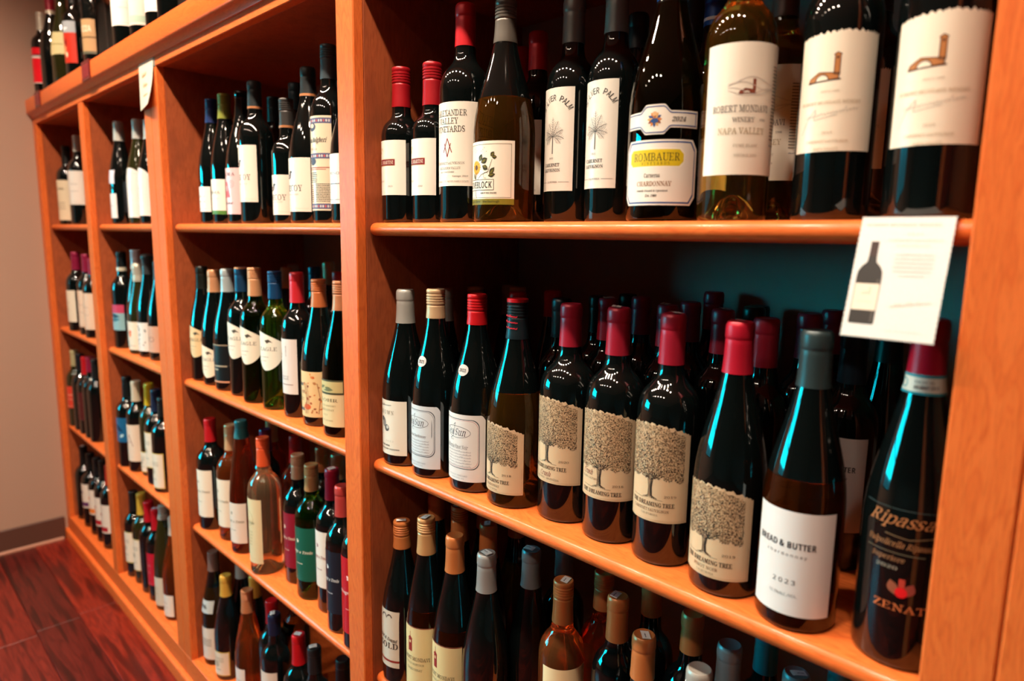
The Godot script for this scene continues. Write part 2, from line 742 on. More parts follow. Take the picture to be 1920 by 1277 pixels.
func tower_drawing(D: Dictionary, body: String, edge: String, x: float, y: float, s: float) -> void:
	# a long low arch with a bell tower at its right end
	var arch := PackedVector2Array([Vector2(-1.3, -0.28), Vector2(-1.22, -0.05), Vector2(-0.62, 0.28), Vector2(0.55, 0.14), Vector2(0.55, -0.2), Vector2(-0.02, -0.24)])
	for i in 9:
		var t := PI * i / 8.0
		arch.append(Vector2(-0.42 + 0.4 * cos(t), -0.26 + 0.38 * sin(t)))
	arch.append(Vector2(-0.84, -0.3))
	var q := PackedVector2Array()
	for p in arch:
		q.append(p * s + Vector2(x, y))
	fill(D, body, q, 1.0)
	q.append(q[0])
	stroke(D, edge, q, 0.055 * s)
	var tw := PackedVector2Array()
	for p in [Vector2(0.28, 0.1), Vector2(0.28, 1.22), Vector2(0.22, 1.26), Vector2(0.42, 1.4), Vector2(0.66, 1.26), Vector2(0.6, 1.22), Vector2(0.6, 0.05)]:
		tw.append(p * s + Vector2(x, y))
	fill(D, body, tw, 1.2)
	tw.append(tw[0])
	stroke(D, edge, tw, 0.05 * s)
	stroke(D, edge, PackedVector2Array([Vector2(-1.32, -0.33) * s + Vector2(x, y), Vector2(0.68, -0.22) * s + Vector2(x, y)]), 0.08 * s)
	rect(D, edge, x + 0.38 * s, y + 1.0 * s, x + 0.5 * s, y + 1.16 * s, 2.0)


func tree_drawing(D: Dictionary, x: float, base: float, top: float, w: float, crown_low: float, edge: Callable) -> void:
	var ink := "2b2622"
	# trunk: a few flowing lines that spread into roots and boughs
	for k in 7:
		var o := -2.4 + 0.8 * k
		var p := PackedVector2Array()
		p.append(Vector2(x + o * 2.4 - 4.0 + k * 1.2, base))
		p.append(Vector2(x + o * 1.15, base + 3.0))
		p.append(Vector2(x + o * 0.85, lerpf(base, crown_low, 0.55)))
		p.append(Vector2(x + o * 1.4, crown_low - 1.0))
		p.append(Vector2(x + o * 3.4, crown_low + 7.0))
		stroke(D, ink, p, 0.75 if k >= 4 else 0.4)
	stroke(D, ink, PackedVector2Array([Vector2(x - 26, base - 0.3), Vector2(x - 10, base - 1.2), Vector2(x - 3, base + 1.2)]), 0.35)
	stroke(D, ink, PackedVector2Array([Vector2(x + 2, base + 1.4), Vector2(x + 8, base - 1.0), Vector2(x + 16, base - 1.4)]), 0.35)
	# boughs
	for k in 7:
		var a := PI * (0.12 + 0.127 * k)
		var p := PackedVector2Array()
		for i in 6:
			var t := i / 5.0
			p.append(Vector2(x + cos(a) * t * w * 0.6 + 1.2 * sin(t * 7.0 + k), crown_low - 2.0 + sin(a) * t * (top - crown_low) * 0.55))
		stroke(D, ink, p, 0.4)
	# the printed tone of the crown, then small leaves crowded over it
	var tone := PackedVector2Array()
	for i in 41:
		var u := -1.0 + 2.0 * i / 40.0
		tone.append(Vector2(x + u * w, minf(edge.call(u) - 1.2, top + 6.0)))
	for i in 41:
		var u := 1.0 - 2.0 * i / 40.0
		tone.append(Vector2(x + u * w, crown_low + 1.0 - 4.0 * absf(sin(u * 9.0)) + 4.0 * (1.0 - absf(u))))
	fill(D, "c6a580", tone, 0.6)
	var r := RandomNumberGenerator.new()
	r.seed = 41
	var placed := 0
	while placed < 5600:
		var px := r.randf_range(-w, w)
		var py := r.randf_range(crown_low - 5.0, top + 6.0)
		var lim: float = edge.call(px / w) - 0.9
		var under := crown_low + 1.0 - 4.0 * absf(sin(px / w * 9.0)) + 4.0 * (1.0 - absf(px / w)) - 1.5
		placed += 1
		if py > lim or py < under:
			continue
		var a := r.randf_range(0, TAU)
		var l := r.randf_range(0.3, 0.8)
		var d := Vector2(cos(a), sin(a)) * l
		var o := Vector2(-d.y, d.x) * 0.5
		var c := Vector2(x + px, py)
		var heavy := r.randf() < 0.25 + 0.4 * (lim - py) / maxf(lim - under, 1.0)
		stroke(D, ink, PackedVector2Array([c - d, c + o, c + d]), 0.42 if heavy else 0.2)


func duck_drawing(D: Dictionary, x: float, y: float, s: float) -> void:
	var p := PackedVector2Array()
	for q in [Vector2(-1.5, 0.25), Vector2(-1.0, 0.1), Vector2(-0.3, 0.3), Vector2(0.25, 0.35), Vector2(0.4, 0.75), Vector2(0.62, 1.0), Vector2(0.95, 1.02), Vector2(1.12, 0.85), Vector2(1.5, 0.72), Vector2(1.12, 0.68), Vector2(0.9, 0.5), Vector2(0.85, 0.0), Vector2(0.6, -0.45), Vector2(-0.2, -0.6), Vector2(-1.0, -0.4)]:
		p.append(q * s + Vector2(x, y))
	fill(D, "6b5148", p, 1.0)
	var h := PackedVector2Array()
	for q in [Vector2(0.25, 0.35), Vector2(0.4, 0.75), Vector2(0.62, 1.0), Vector2(0.95, 1.02), Vector2(1.12, 0.85), Vector2(1.5, 0.72), Vector2(1.12, 0.68), Vector2(0.88, 0.48)]:
		h.append(q * s + Vector2(x, y))
	fill(D, "2a2326", h, 2.0)
	stroke(D, "d8cfc4", PackedVector2Array([Vector2(-1.0, -0.1) * s + Vector2(x, y), Vector2(0.1, -0.2) * s + Vector2(x, y), Vector2(0.5, 0.05) * s + Vector2(x, y)]), 0.1 * s, 3.0)


# builds the paper, then the print on it
func label(t: Node3D, style: String, y0: float, y1: float, radius: Callable, r: float, half: float) -> void:
	var a := style.split(":")
	var kind := a[0]
	var mid := (y0 + y1) / 2.0
	var hh := (y1 - y0) * 500.0
	var w := deg_to_rad(half) * r * 1000.0
	var lo := level(-hh)
	var hi := level(hh)
	var col := "ece4d8"
	var cols := 28
	var D := {}
	match kind:
		"martini":
			col = "efe7db"
			rect(D, "7d1820", -w * 0.98, 4, w * 0.5, 13)
			rect(D, "b89060", -w * 0.98, 3.2, w * 0.5, 3.8, 2)
			rect(D, "b89060", -w * 0.98, 13.2, w * 0.5, 13.8, 2)
			words(D, "f0e2cc", "LOUIS M. MARTINI", -w * 0.25, 8.5, w * 1.35, 5.2)
			for q in 5:
				stroke(D, "c8a878", ring_pts(-w * 0.35, 26, 5.0 - q * 0.8, 6.0 - q, 12, PI * 0.1 * q, PI * (1.2 + 0.1 * q)), 0.4)
			words(D, "3a3432", "2020", w * 0.25, -hh + 14, 9, 2.4, "Droid Sans")
			words(D, "6a5a50", "CABERNET SAUVIGNON", -w * 0.5, -hh + 22, 26, 2.6)
		"alexander":
			col = "ebe2d4"
			words(D, "2e2a28", "ALEXANDER", -2, hh * 0.74, 54, 8.5)
			words(D, "2e2a28", "VALLEY", -6, hh * 0.55, 36, 8.5)
			words(D, "2e2a28", "VINEYARDS", -4, hh * 0.36, 52, 8.5)
			var my := -hh * 0.08
			for s in [-1.0, 1.0]:
				stroke(D, "a01a24", PackedVector2Array([Vector2(-6 - 6 * s, my + 6), Vector2(-6, my - 13), Vector2(-6 + 6 * s, my + 6)]), 1.3)
				stroke(D, "a01a24", PackedVector2Array([Vector2(-6 - 8 * s, my - 7), Vector2(-6, my + 13), Vector2(-6 + 8 * s, my - 7)]), 1.3)
			words(D, "4a4440", "CABERNET SAUVIGNON", -4, -hh * 0.45, 52, 3.6)
			words(D, "4a4440", "ALEXANDER VALLEY", -4, -hh * 0.57, 40, 3.4)
			words(D, "4a4440", "Estate Grown & Bottled", -8, -hh * 0.66, 28, 2.8, "Droid Serif", false, 0.25)
			words(D, "4a4440", "Vintage  2019", w * 0.35, -hh * 0.77, 24, 3.4, "Droid Serif", false, 0.2)
			words(D, "6a625c", "SONOMA COUNTY   WETZEL FAMILY ESTATE", -2, -hh * 0.89, 60, 2.4)
		"sunflower":
			col = "eee4d2"
			rect(D, "7d7420", -w, -hh, w, -hh + 8)
			words(D, "2c2a18", "Sauvignon Blanc    Marlborough", -4, -hh + 4, 62, 4.0, "Droid Sans")
			rect(D, "8a8070", -w + 4, -hh + 9.5, w - 4, -hh + 10, 2)
			rect(D, "8a8070", w - 5, -hh + 10, w - 4.5, hh - 4, 2)
			rect(D, "8a8070", -w + 4, hh - 4.5, w - 4.5, hh - 4, 2)
			for q in 22:
				leaf_figure(D, "e0a81c" if q % 2 else "c98a12", -13 + 2.5 * cos(TAU * q / 22.0), 8 + 2.5 * sin(TAU * q / 22.0), 8.0, 1.5, TAU * q / 22.0, 1.0)
			disc(D, "5a3410", -13, 8, 3.6, 3.6, 3.0)
			for q in [[-2, 14, 12, 4.2, 0.5], [0, 10, 11, 3.6, -0.5], [-6, 16, 11, 3.6, 1.1], [14, 22, 8, 3.0, 0.9], [16, 21, 7, 2.6, 0.0], [12, -2, 12, 3.2, 0.9], [10, -4, 11, 3.0, 0.2], [-16, -8, 9, 2.2, 1.9]]:
				leaf_figure(D, "39361f", q[0], q[1], q[2], q[3], q[4], 2.0)
				leaf_figure(D, "6f6426", q[0] + 1.0, q[1] + 0.5, q[2] * 0.7, q[3] * 0.4, q[4], 2.6)
			stroke(D, "2f2c1c", PackedVector2Array([Vector2(-12, 2), Vector2(-16, -14), Vector2(-14, -30), Vector2(-12, -hh + 10)]), 0.8)
			stroke(D, "2f2c1c", PackedVector2Array([Vector2(-16, -14), Vector2(-2, -2), Vector2(10, 2), Vector2(16, 18)]), 0.6)
			stroke(D, "2f2c1c", ring_pts(6, -3, 4, 4, 12, 0.5, 5.0), 0.4)
			rect(D, "33302a", -w * 0.8, -23.5, 19, -8.5, 1.0)
			rect(D, "eee4d2", -w * 0.8 + 0.8, -22.7, 18.2, -9.3, 2.0)
			words(D, "2a2724", "LOVEBLOCK", -8, -16, 48, 9, "Droid Sans", true)
			words(D, "3a3630", "WINE OF NEW ZEALAND", 10, -hh + 16, 26, 2.2, "Droid Sans", true)
			for q in 9:
				disc(D, "8a8474", -18 + q * 3.1, hh - 9 - (q * 5) % 7, 0.6, 0.6, 1.0, 6)
		"palm":
			col = "dcd6ca"
			words_arc(D, "22262a", "SILVER PALM", 0, hh - 40, 27, -58, 60, 7.5)
			palm_drawing(D, "4c4c4e", -2, 4, 40)
			words(D, "5a5a58", "2022", -4, -hh + 44, 7, 2.4, "Droid Sans")
			words(D, "2a2c30", "CABERNET", -4, -hh + 35, 28, 4.4, "Droid Serif", true)
			words(D, "2a2c30", "SAUVIGNON", -4, -hh + 28, 30, 4.4, "Droid Serif", true)
			words(D, "3a3c40", "CALIFORNIA", -2, -hh + 12, 18, 2.4, "Droid Sans")
			rect(D, "4a4a4a", 9, -hh + 11.7, 24, -hh + 12.1, 2)
			rect(D, "4a4a4a", -26, -hh + 11.7, -13, -hh + 12.1, 2)
		"octagon":
			col = "e9e0d4"
			var cut := 0.12
			hi = func(u: float) -> float: return hh - maxf(0.0, (absf(u) - 0.85) / 0.15) * 10.0
			lo = func(u: float) -> float: return -hh + maxf(0.0, (absf(u) - 0.85) / 0.15) * 9.0
			cols = 40
			for q in [[w * 0.94, hh - 2.0, "1a4a8c", 1.0], [w * 0.915, hh - 3.6, "e9e0d4", 1.5]]:
				var x: float = q[0]
				var y: float = q[1]
				fill(D, q[2], PackedVector2Array([Vector2(-x, y - 9), Vector2(-x + 6, y), Vector2(x - 6, y), Vector2(x, y - 9), Vector2(x, -y + 9), Vector2(x - 6, -y), Vector2(-x + 6, -y), Vector2(-x, -y + 9)]), q[3])
			for q in [[34.0, 10.5, "f2ead8", 2.0], [32.5, 9.0, "d8bc1c", 2.4]]:
				var x: float = q[0]
				var y: float = q[1]
				fill(D, q[2], PackedVector2Array([Vector2(-x, -y + 4), Vector2(-x + 4, -y), Vector2(x - 5, -y), Vector2(x, -y + 5), Vector2(x, y - 5), Vector2(x - 5, y), Vector2(-x + 4, y), Vector2(-x, y - 4)]) * Transform2D(0, Vector2(4, -16)), q[3])
			words(D, "2c2a1c", "ROMBAUER", -3, 17, 54, 8.5)
			words(D, "2c2a1c", "V I N E Y A R D S", -3, 10, 32, 3.0)
			words(D, "2c2826", "Carneros", -6, -3, 18, 4.6, "Droid Serif", true)
			words(D, "8a5a30", "CHARDONNAY", -4, -12, 40, 5.2, "Droid Serif", true)
			words(D, "2c2826", "Family Owned & Operated", -6, -20, 36, 3.2, "Droid Serif", true, 0.2)
			words(D, "2c2826", "Est. 1980", -6, -25, 13, 2.8, "Droid Serif", true, 0.2)
			# the collar label above it
			var E := {}
			var m2 := mid + hh / 1000.0 + 0.0215
			var band := func(u: float, s: float) -> float: return s * (16.0 if absf(u + 0.12) < 0.24 else lerpf(16.0, 9.0, clampf((absf(u + 0.12) - 0.24) / 0.14, 0.0, 1.0)))
			var c := part("collar_label", label_mesh(radius, m2, w * 0.96, func(u: float) -> float: return band.call(u, -1.0), func(u: float) -> float: return band.call(u, 1.0), 60), paper("e9e0d4"), t)
			for s in [-1.0, 1.0]:
				var line := PackedVector2Array()
				for i in 41:
					var u := -0.97 + 1.94 * i / 40.0
					line.append(Vector2(u * w * 0.96, band.call(u, s) - s * 2.2))
				stroke(E, "1a4a8c", line, 1.0)
			rect(E, "1a4a8c", w * 0.89, -7, w * 0.91, 7, 2)
			for q in 12:
				leaf_figure(E, ["c87a3a", "2a4a80", "d0a060", "8a4a30"][q % 4], -w * 0.12, 0, 8.5, 1.7, TAU * q / 12.0, 1.0 + 0.1 * q)
			disc(E, "d8a878", -w * 0.12, 6, 3, 2.4, 2.6)
			disc(E, "2a4a80", -w * 0.12, -1.5, 4.5, 2.5, 2.8)
			words(E, "3a3430", "2024", w * 0.46, 0, 15, 5, "Droid Serif", true, 0.25)
			print_on(E, c, m2, radius)
		"fume":
			col = "eae0d0"
			for q in 4:
				var p := PackedVector2Array()
				for i in 15:
					p.append(Vector2(-20 + 50.0 * i / 14.0, hh - 40 - 2 * q + 7 * sin(0.25 * i + q * 1.3) * sin(0.22 * i)))
				stroke(D, "cfc6bc", p, 0.7)
			tower_drawing(D, "8c4a34", "6a2e22", 2, hh - 47, 8.5)
			words(D, "38302c", "ROBERT MONDAVI", -6, hh - 64, 58, 6.6)
			words(D, "38302c", "WINERY", -3, hh - 75, 22, 4.6)
			words(D, "38302c", "1966", 17, hh - 75, 7, 2.4)
			words(D, "a08a62", "NAPA VALLEY", -4, hh - 86, 48, 6.2)
			words(D, "9a8c78", "FUM\u00c9 BLANC", 1, hh - 100, 25, 3.6)
			words(D, "9a8c78", "VINTAGE 2018", 1, hh - 110, 23, 2.6)
			var rows := small_rows(22)
			for i in rows.size():
				rect(D, "8a8276", w * 0.66, hh - 22 - i * 3.4, w * 0.66 + rows[i], hh - 21 - i * 3.4 + 0.5, 2)
			scrawl(D, "5a6478", w * 0.66, w * 0.9, hh - 99, 2.0, 0.3, 3)
		"arch":
			col = "e8dac6"
			hi = ragged(3, hh - 2.6, 3.0, 2.6)
			cols = 90
			tower_drawing(D, "b0703c", "43291c", -6, hh - 40, 15)
			words(D, "a89a88", "SINCE 1966", -4, hh - 54, 16, 1.8)
			words(D, "b09a7a", "ROBERT MONDAVI WINERY", -4, hh - 64, 56, 3.0)
			scrawl(D, "a8a49c", -28, 24, hh - 78, 6.0, 0.28, 9, 8.0)
			stroke(D, "8a8680", PackedVector2Array([Vector2(-30, hh - 92), Vector2(-22, hh - 76), Vector2(-16, hh - 70), Vector2(-17, hh - 80), Vector2(4, hh - 76)]), 0.35)
			words(D, "b0a088", "2019", -4, hh - 92, 9, 2.6)
			words(D, "b09a7a", "CABERNET SAUVIGNON", -4, hh - 100, 38, 2.6)
			words(D, "b09a7a", "NAPA VALLEY", -4, hh - 107, 22, 2.4)
		"brown":
			col = "e4dccc"
			scrawl(D, "4a403a", -22, 12, hh - 10, 4.0, 0.4, 5, 2.0)
			words(D, "7a6a4c", "B R O W N", -2, hh - 21, 36, 7.0)
			disc(D, "8a8884", -8, 8, 6, 8, 1.0)
			disc(D, "5a5a58", 0, -1, 6, 6, 1.4)
			disc(D, "c8c6c0", 1.5, 0.5, 3, 3, 1.8)
			disc(D, "4a4a48", -12, 14, 5, 4, 1.6)
			stroke(D, "6a6a66", PackedVector2Array([Vector2(-12, 14), Vector2(-14, 0), Vector2(-13, -14)]), 0.8)
			words(D, "b8b0a4", "2 0 2 2", 6, -hh + 24, 18, 2.6)
			words(D, "2e2a28", "PINOT NOIR", -4, -hh + 16, 22, 2.8, "Droid Sans", true)
			words(D, "2e2a28", "NORTH COAST  CALIFORNIA", 4, -hh + 10, 44, 2.4, "Droid Sans", true)
		"seasunc", "seasunp":
			var blue := kind == "seasunc"
			col = "cdd3d8" if blue else "dcd8d6"
			hi = func(u: float) -> float: return hh - maxf(0.0, absf(u) - 0.84) * maxf(0.0, absf(u) - 0.84) * 300.0
			cols = 40
			for q in [[0.0, "33404c"], [1.0, col], [2.2, "33404c" if blue else "b0606a"], [2.6, col]]:
				var x: float = w * 0.80 - q[0]
				var y: float = hh - 7 - q[0]
				var p := PackedVector2Array()
				for cn in [[1, 1, 0.0], [-1, 1, PI / 2], [-1, -1, PI], [1, -1, PI * 1.5]]:
					for i in 7:
						var g: float = cn[2] + PI / 2 * i / 6.0
						var yb := y if cn[1] > 0 else y - 13
						p.append(Vector2(cn[0] * (x - 12) + 12 * cos(g), cn[1] * (yb - 12) + 12 * sin(g)))
				fill(D, q[1], p, 1.0 + q[0] * 0.3)
			words(D, "2c2c34", "Sea Sun", -4, hh - 28, 40, 11, "Droid Serif", false, 0.3)
			stroke(D, "2c2c34", ring_pts(-2, hh - 28, 25, 9, 30, -2.4, 2.6), 0.6, 3.0)
			stroke(D, "2c2c34", PackedVector2Array([Vector2(-8, hh - 18), Vector2(-4, hh - 14), Vector2(-9, hh - 36), Vector2(-16, hh - 40)]), 0.7, 3.0)
			words(D, "4a4a50", "2022" if blue else "2021", -12, hh - 41, 8, 2.4, "Droid Serif", false, 0.2)
			words(D, "4a4c54", "California Chardonnay" if blue else "California Pinot Noir", -5, hh - 51, 48, 6.5, "Droid Serif", false, 0.12)
			for i in 6:
				scrawl(D, "6a6c74", -25, 25, hh - 58.5 - i * 4.6, 3.0, 0.26, 20 + i)
			words(D, "8a8c94", "SEA SUN VINEYARD", 0, -hh + 9, 36, 2.4)
			words(D, "8a8c94", "CALIFORNIA, USA", 0, -hh + 4.5, 26, 2.2)
		"treec", "tree0", "tree8", "tree9", "treep":
			col = "d2b491"
			hi = func(u: float) -> float: return hh - 10.0 + 8.0 * (1.0 - (u + 0.25) * (u + 0.25)) + 1.5 * absf(sin(u * 11.0)) + 0.8 * sin(u * 31.0) + 0.5 * sin(u * 57.0)
			cols = 110
			var tall := kind in ["tree0", "tree8", "tree9"]
			var name_y := -hh + (9.0 if kind == "tree8" else 22.0 if tall else 18.0)
			var base := name_y + 7.0
			var low := base + (25.0 if tall else 20.0)
			tree_drawing(D, -8.0 if not tall else -6.0, base, hh - 6.0, w * 0.97, low, hi)
			words(D, "26211f", "THE DREAMING TREE", -5, name_y, 58, 5.2, "Droid Serif", true)
			words(D, "4a3c30", {"treec": "2018", "tree0": "2020", "tree8": "2018", "tree9": "2019", "treep": "2019"}[kind], w * 0.45, base + 4, 14, 2.8)
			rect(D, "a8845e", -w * 0.95, -hh + 2.0, w * 0.95, -hh + 2.3, 2)
			rect(D, "a8845e", w * 0.945, -hh + 2.0, w * 0.95, low - 6, 2)
			if kind == "tree0":
				words(D, "6a1c24", "Crush", -8, -hh + 13, 20, 7.5, "Droid Serif", false, 0.35)
				words(D, "4a3c30", "RED WINE - ARGENTINA", -6, -hh + 6, 40, 2.8)
			elif kind == "tree8":
				words(D, "6a1c24", "Crush", -24, base + 18, 18, 7.5, "Droid Serif", false, 0.35)
				words(D, "4a3c30", "RED WINE - CALIFORNIA", -22, base + 10, 30, 2.6)
			else:
				words(D, "4a2c24", {"treec": "CHARDONNAY", "tree9": "CABERNET SAUVIGNON", "treep": "PINOT NOIR"}[kind], -6, name_y - 7.5, 48 if kind == "tree9" else 30, 3.6)
				words(D, "6a5444", "CALIFORNIA", -6, name_y - 13, 22, 2.4)
		"bread":
			col = "dfdad8"
			words(D, "23242a", "BREAD & BUTTER", -6, 20, 60, 6.6, "Droid Sans", true)
			words(D, "4a4a50", "c h a r d o n n a y", -4, 9, 40, 4.4, "Droid Sans")
			words(D, "2a2a30", "2 0 2 3", -4, -19, 22, 5.0, "Droid Sans")
			words(D, "5a5a60", "13.5%ALC./VOL.", -4, -33, 28, 3.2, "Droid Sans")
		"gold":
			col = "cfc0ae"
			rect(D, "8a2a20", -w, -hh + 10, w, -hh + 14)
			stroke(D, "3a2c28", ring_pts(-4, hh - 16, 7, 9, 10, 0.3, 2.8), 2.0)
			stroke(D, "3a2c28", ring_pts(9, hh - 16, 6, 9, 10, 0.5, 2.4), 2.0)
			words(D, "3a2c28", "Buried & Found", 0, 2, 50, 7, "Droid Serif", true, 0.2, -0.15)
			words(D, "2e2422", "GOLD", 4, -12, 44, 11, "Droid Serif", true)
		"tower":
			col = "dcc590"
			rect(D, "7c2a22", -w, hh - 1.4, w, hh)
			rect(D, "8c2620", -14, 14, -5, 38)
			fill(D, "8c2620", PackedVector2Array([Vector2(-15.5, 37), Vector2(-9.5, 43), Vector2(-3.5, 37)]), 1.2)
			stroke(D, "8c2620", PackedVector2Array([Vector2(-9.5, 43), Vector2(-9.5, 50)]), 0.9)
			rect(D, "dcc590", -11.5, 29, -8, 34, 2)
			words(D, "33302a", "ROBERT MONDAVI", -2, 2, 60, 6.5)
			words(D, "5a5444", "PRIVATE SELECTION", -2, -8, 40, 3.6)
			words(D, "5a5444", "CHARDONNAY", -2, -18, 34, 4.4)
		"decoy":
			col = "e2d8ca"
			duck_drawing(D, -10, hh * 0.33, 10)
			words(D, "302a28", "DECOY", 3, -hh * 0.12, 48, 12)
			words(D, "8a8078", "SONOMA COUNTY", 2, -hh * 0.36, 34, 2.6)
			words(D, "a09488", "2021", -12, -hh * 0.55, 8, 2.4)
			rect(D, "c0b4a4", -w * 0.9, -hh + 6, w * 0.9, -hh + 6.4, 2)
		"ornate":
			col = "d9cbb0"
			for y in [hh - 9.0, 14.0, -hh + 8.0]:
				rect(D, "56597a", -w, y - 5, w, y + 5)
				for i in 15:
					disc(D, "b85a5a" if i % 3 == 0 else "c9c2c0", -w + 4 + i * (2 * w - 8) / 14.0, y, 1.8, 2.6, 2.0, 8)
			disc(D, "4a4a5e", -4, hh - 20, 11, 8, 1.5)
			disc(D, "d9cbb0", -4, hh - 18, 6, 4, 2.0)
			disc(D, "4a4a5e", -4, 4, 10, 7, 1.5)
			words(D, "2c2a34", "Cantina Bolgheri", -2, 42, 62, 12, "Droid Serif", true, 0.3)
			words(D, "3a3640", "BELLA", 0, 27, 18, 4)
			rect(D, "a84a44", -w * 0.9, -8, w * 0.9, -6.5, 2)
			rect(D, "a84a44", -w * 0.7, -11, w * 0.7, -10, 2)
			small_print(D, "4a4438", -w * 0.4, w * 0.2, -16, 6, 3.4, 4)
			small_print(D, "26242a", w * 0.08, w * 0.92, -hh + 50, 11, 3.2, 6)
			small_print(D, "7a4438", -w * 0.7, -w * 0.1, -hh + 48, 9, 3.8, 8)
		"emae":
			col = "e6ded0"
			rect(D, "4c7a34", -w, -hh, w, -hh + 9)
			words(D, "5a5a50", "EMMA", 2, hh * 0.25, 46, 6.5)
			rect(D, "a8a498", -w * 0.6, -4, w * 0.6, -3.4, 2)
		"alma":
			col = "dfb4b4"
			words(D, "5a4a4c", "A L M A", 2, hh - 14, 46, 7, "Droid Serif", true)
			fill(D, "d85a60", PackedVector2Array([Vector2(-16, -14), Vector2(-8, 22), Vector2(0, 22), Vector2(10, -14)]), 1.0)
			disc(D, "dfb4b4", -4, 6, 4, 7, 2.0)
			stroke(D, "8a6a70", ring_pts(14, 16, 8, 8, 16), 0.7)
			stroke(D, "8a6a70", ring_pts(14, 16, 4, 4, 12), 0.7)
			scrawl(D, "4a4448", -10, 20, -28, 6, 0.8, 12)
		"leaf":
			col = a[1]
			# a shield with a pointed foot, its upper edge falling away to one side
			hi = func(u: float) -> float: return hh * (1.0 - 0.62 * pow(clampf((u + 0.6) / 1.6, 0.0, 1.0), 1.6))
			lo = func(u: float) -> float:
				if u < -0.1:
					return -hh + hh * 1.1 * pow((-0.1 - u) / 0.9, 1.5)
				var q := (u + 0.1) / 1.1
				return -hh + hh * 1.34 * (1.0 - sqrt(maxf(0.0, 1.0 - q * q)))
			cols = 48
			words(D, "4a4438", "EAGLE", 2, hh * 0.12, 44, 8)
			fill(D, "4a4034", PackedVector2Array([Vector2(-4, hh * 0.55), Vector2(6, hh * 0.62), Vector2(16, hh * 0.45), Vector2(8, hh * 0.48), Vector2(2, hh * 0.4)]), 1.0)
			scrawl(D, "8a8070", -18, 6, -hh * 0.3, 2.0, 0.4, 15)
			scrawl(D, "a89a86", -20, 0, -hh * 0.5, 1.6, 0.4, 16)
		"bands":
			col = "15191b"
			rect(D, "8a7a66", -w, hh - 3, w, hh)
			for y in [-8.0, -17.0]:
				rect(D, "a89c86", -w * (0.95 if y > -10 else 0.5), y, w * (0.9 if y > -10 else 0.3), y + 3.4)
			rect(D, "c89070", -w, -hh, w, -hh + 4)
			rect(D, "5f98a4", -14, 4, -6, 22)
		"figure":
			col = "ddd2cc"
			for q in [[-14, 16, 7, 2.2, 1.0], [-14, 12, 8, 2.0, 2.0], [-18, 2, 12, 1.6, 1.5], [-16, -6, 10, 1.4, 2.3], [-22, 4, 9, 1.5, 0.9]]:
				leaf_figure(D, "2c2826", q[0], q[1], q[2], q[3], q[4])
			disc(D, "2c2826", -12, 26, 2.4, 2.8)
			words(D, "6a6058", "ELLE", 4, -24, 20, 8)
			rect(D, "8a5a50", -w * 0.5, -hh + 20, w * 0.7, -hh + 21.4, 2)
			words(D, "7a7068", "RUTHERFORD", 8, hh - 26, 3.0, 22, "Droid Sans")
		"floral":
			col = "e2bf8c"
			for i in 26:
				var g := rng.randf_range(0, TAU)
				var x := rng.randf_range(-4, w * 0.92)
				leaf_figure(D, ["c8602c", "b8784a", "a85a3a", "d8864a", "8a4a34"][i % 5], x, rng.randf_range(-hh * 0.9, hh * 0.9), rng.randf_range(4, 9), rng.randf_range(1.2, 3.0), g, 1.0 + 0.05 * i)
			for i in 7:
				var x := rng.randf_range(2, w * 0.8)
				stroke(D, "8a4a34", PackedVector2Array([Vector2(x, -hh * 0.85), Vector2(x + 4, -hh * 0.2), Vector2(x - 2, hh * 0.5)]), 0.6)
			disc(D, "d05a2c", 8, -hh * 0.55, 9, 6, 1.5)
			words(D, "4a3a30", "NOIR", -12, 4, 28, 6)
			rect(D, "5a4a48", -w, hh * 0.35, -4, hh * 0.35 + 6)
			rect(D, "5a5458", -w, -hh + 12, 0, -hh + 18)
			small_print(D, "8a7454", -22, -2, -8, 2, 4, 3)
		"lohr":
			col = "dbc89c"
			rect(D, "4a4a34", -w, hh * 0.42, w, hh)
			rect(D, "bfb07a", -w, hh * 0.47, w * 0.96, hh - 3, 2)
			for q in [[-18, 0.62, 20, 3.0, 0.3], [0, 0.68, 22, 3.4, -0.2], [-4, 0.56, 26, 2.4, 0.05]]:
				leaf_figure(D, "6f7250", q[0], hh * q[1], q[2], q[3], q[4], 3.0)
			rect(D, "3a3626", -w, hh * 0.39, w, hh * 0.42, 2)
			words(D, "4a4434", "J. LOHR", 0, hh * 0.12, 60, 8)
			words(D, "8a7a5a", "ARROYO SECO  MONTEREY", 0, -hh * 0.1, 52, 3)
			words(D, "8a7a5a", "CHARDONNAY", 0, -hh * 0.28, 46, 4)
			words(D, "a8946a", "2022", 0, -hh * 0.5, 14, 3)
			words(D, "8a7a5a", "ESTATE GROWN", 0, -hh * 0.74, 40, 2.6)
		"trois":
			col = a[1]
			words(D, a[2], "Menage a Trois", 0, hh * 0.08, w * 1.7, 9, "Droid Serif", true, 0.3)
			leaf_figure(D, a[2], -4, hh * 0.42, 8, 2.6, 0.9)
			leaf_figure(D, a[2], 0, hh * 0.48, 7, 2.2, 2.4)
			scrawl(D, a[2], -10, 12, -hh * 0.35, 2.2, 0.5, 19)
		"tallcream":
			col = "ddcaa0"
			words(D, "6a5a3a", "Belle Jolie", -4, 20, 40, 9, "Droid Serif", false, 0.3)
			stroke(D, "a8905a", ring_pts(-4, 30, 16, 18, 24), 0.7)
			for i in 5:
				words(D, "8a7648", "SWEET WHITE", -4, -2 - i * 8, 30 - 2 * i, 2.6)
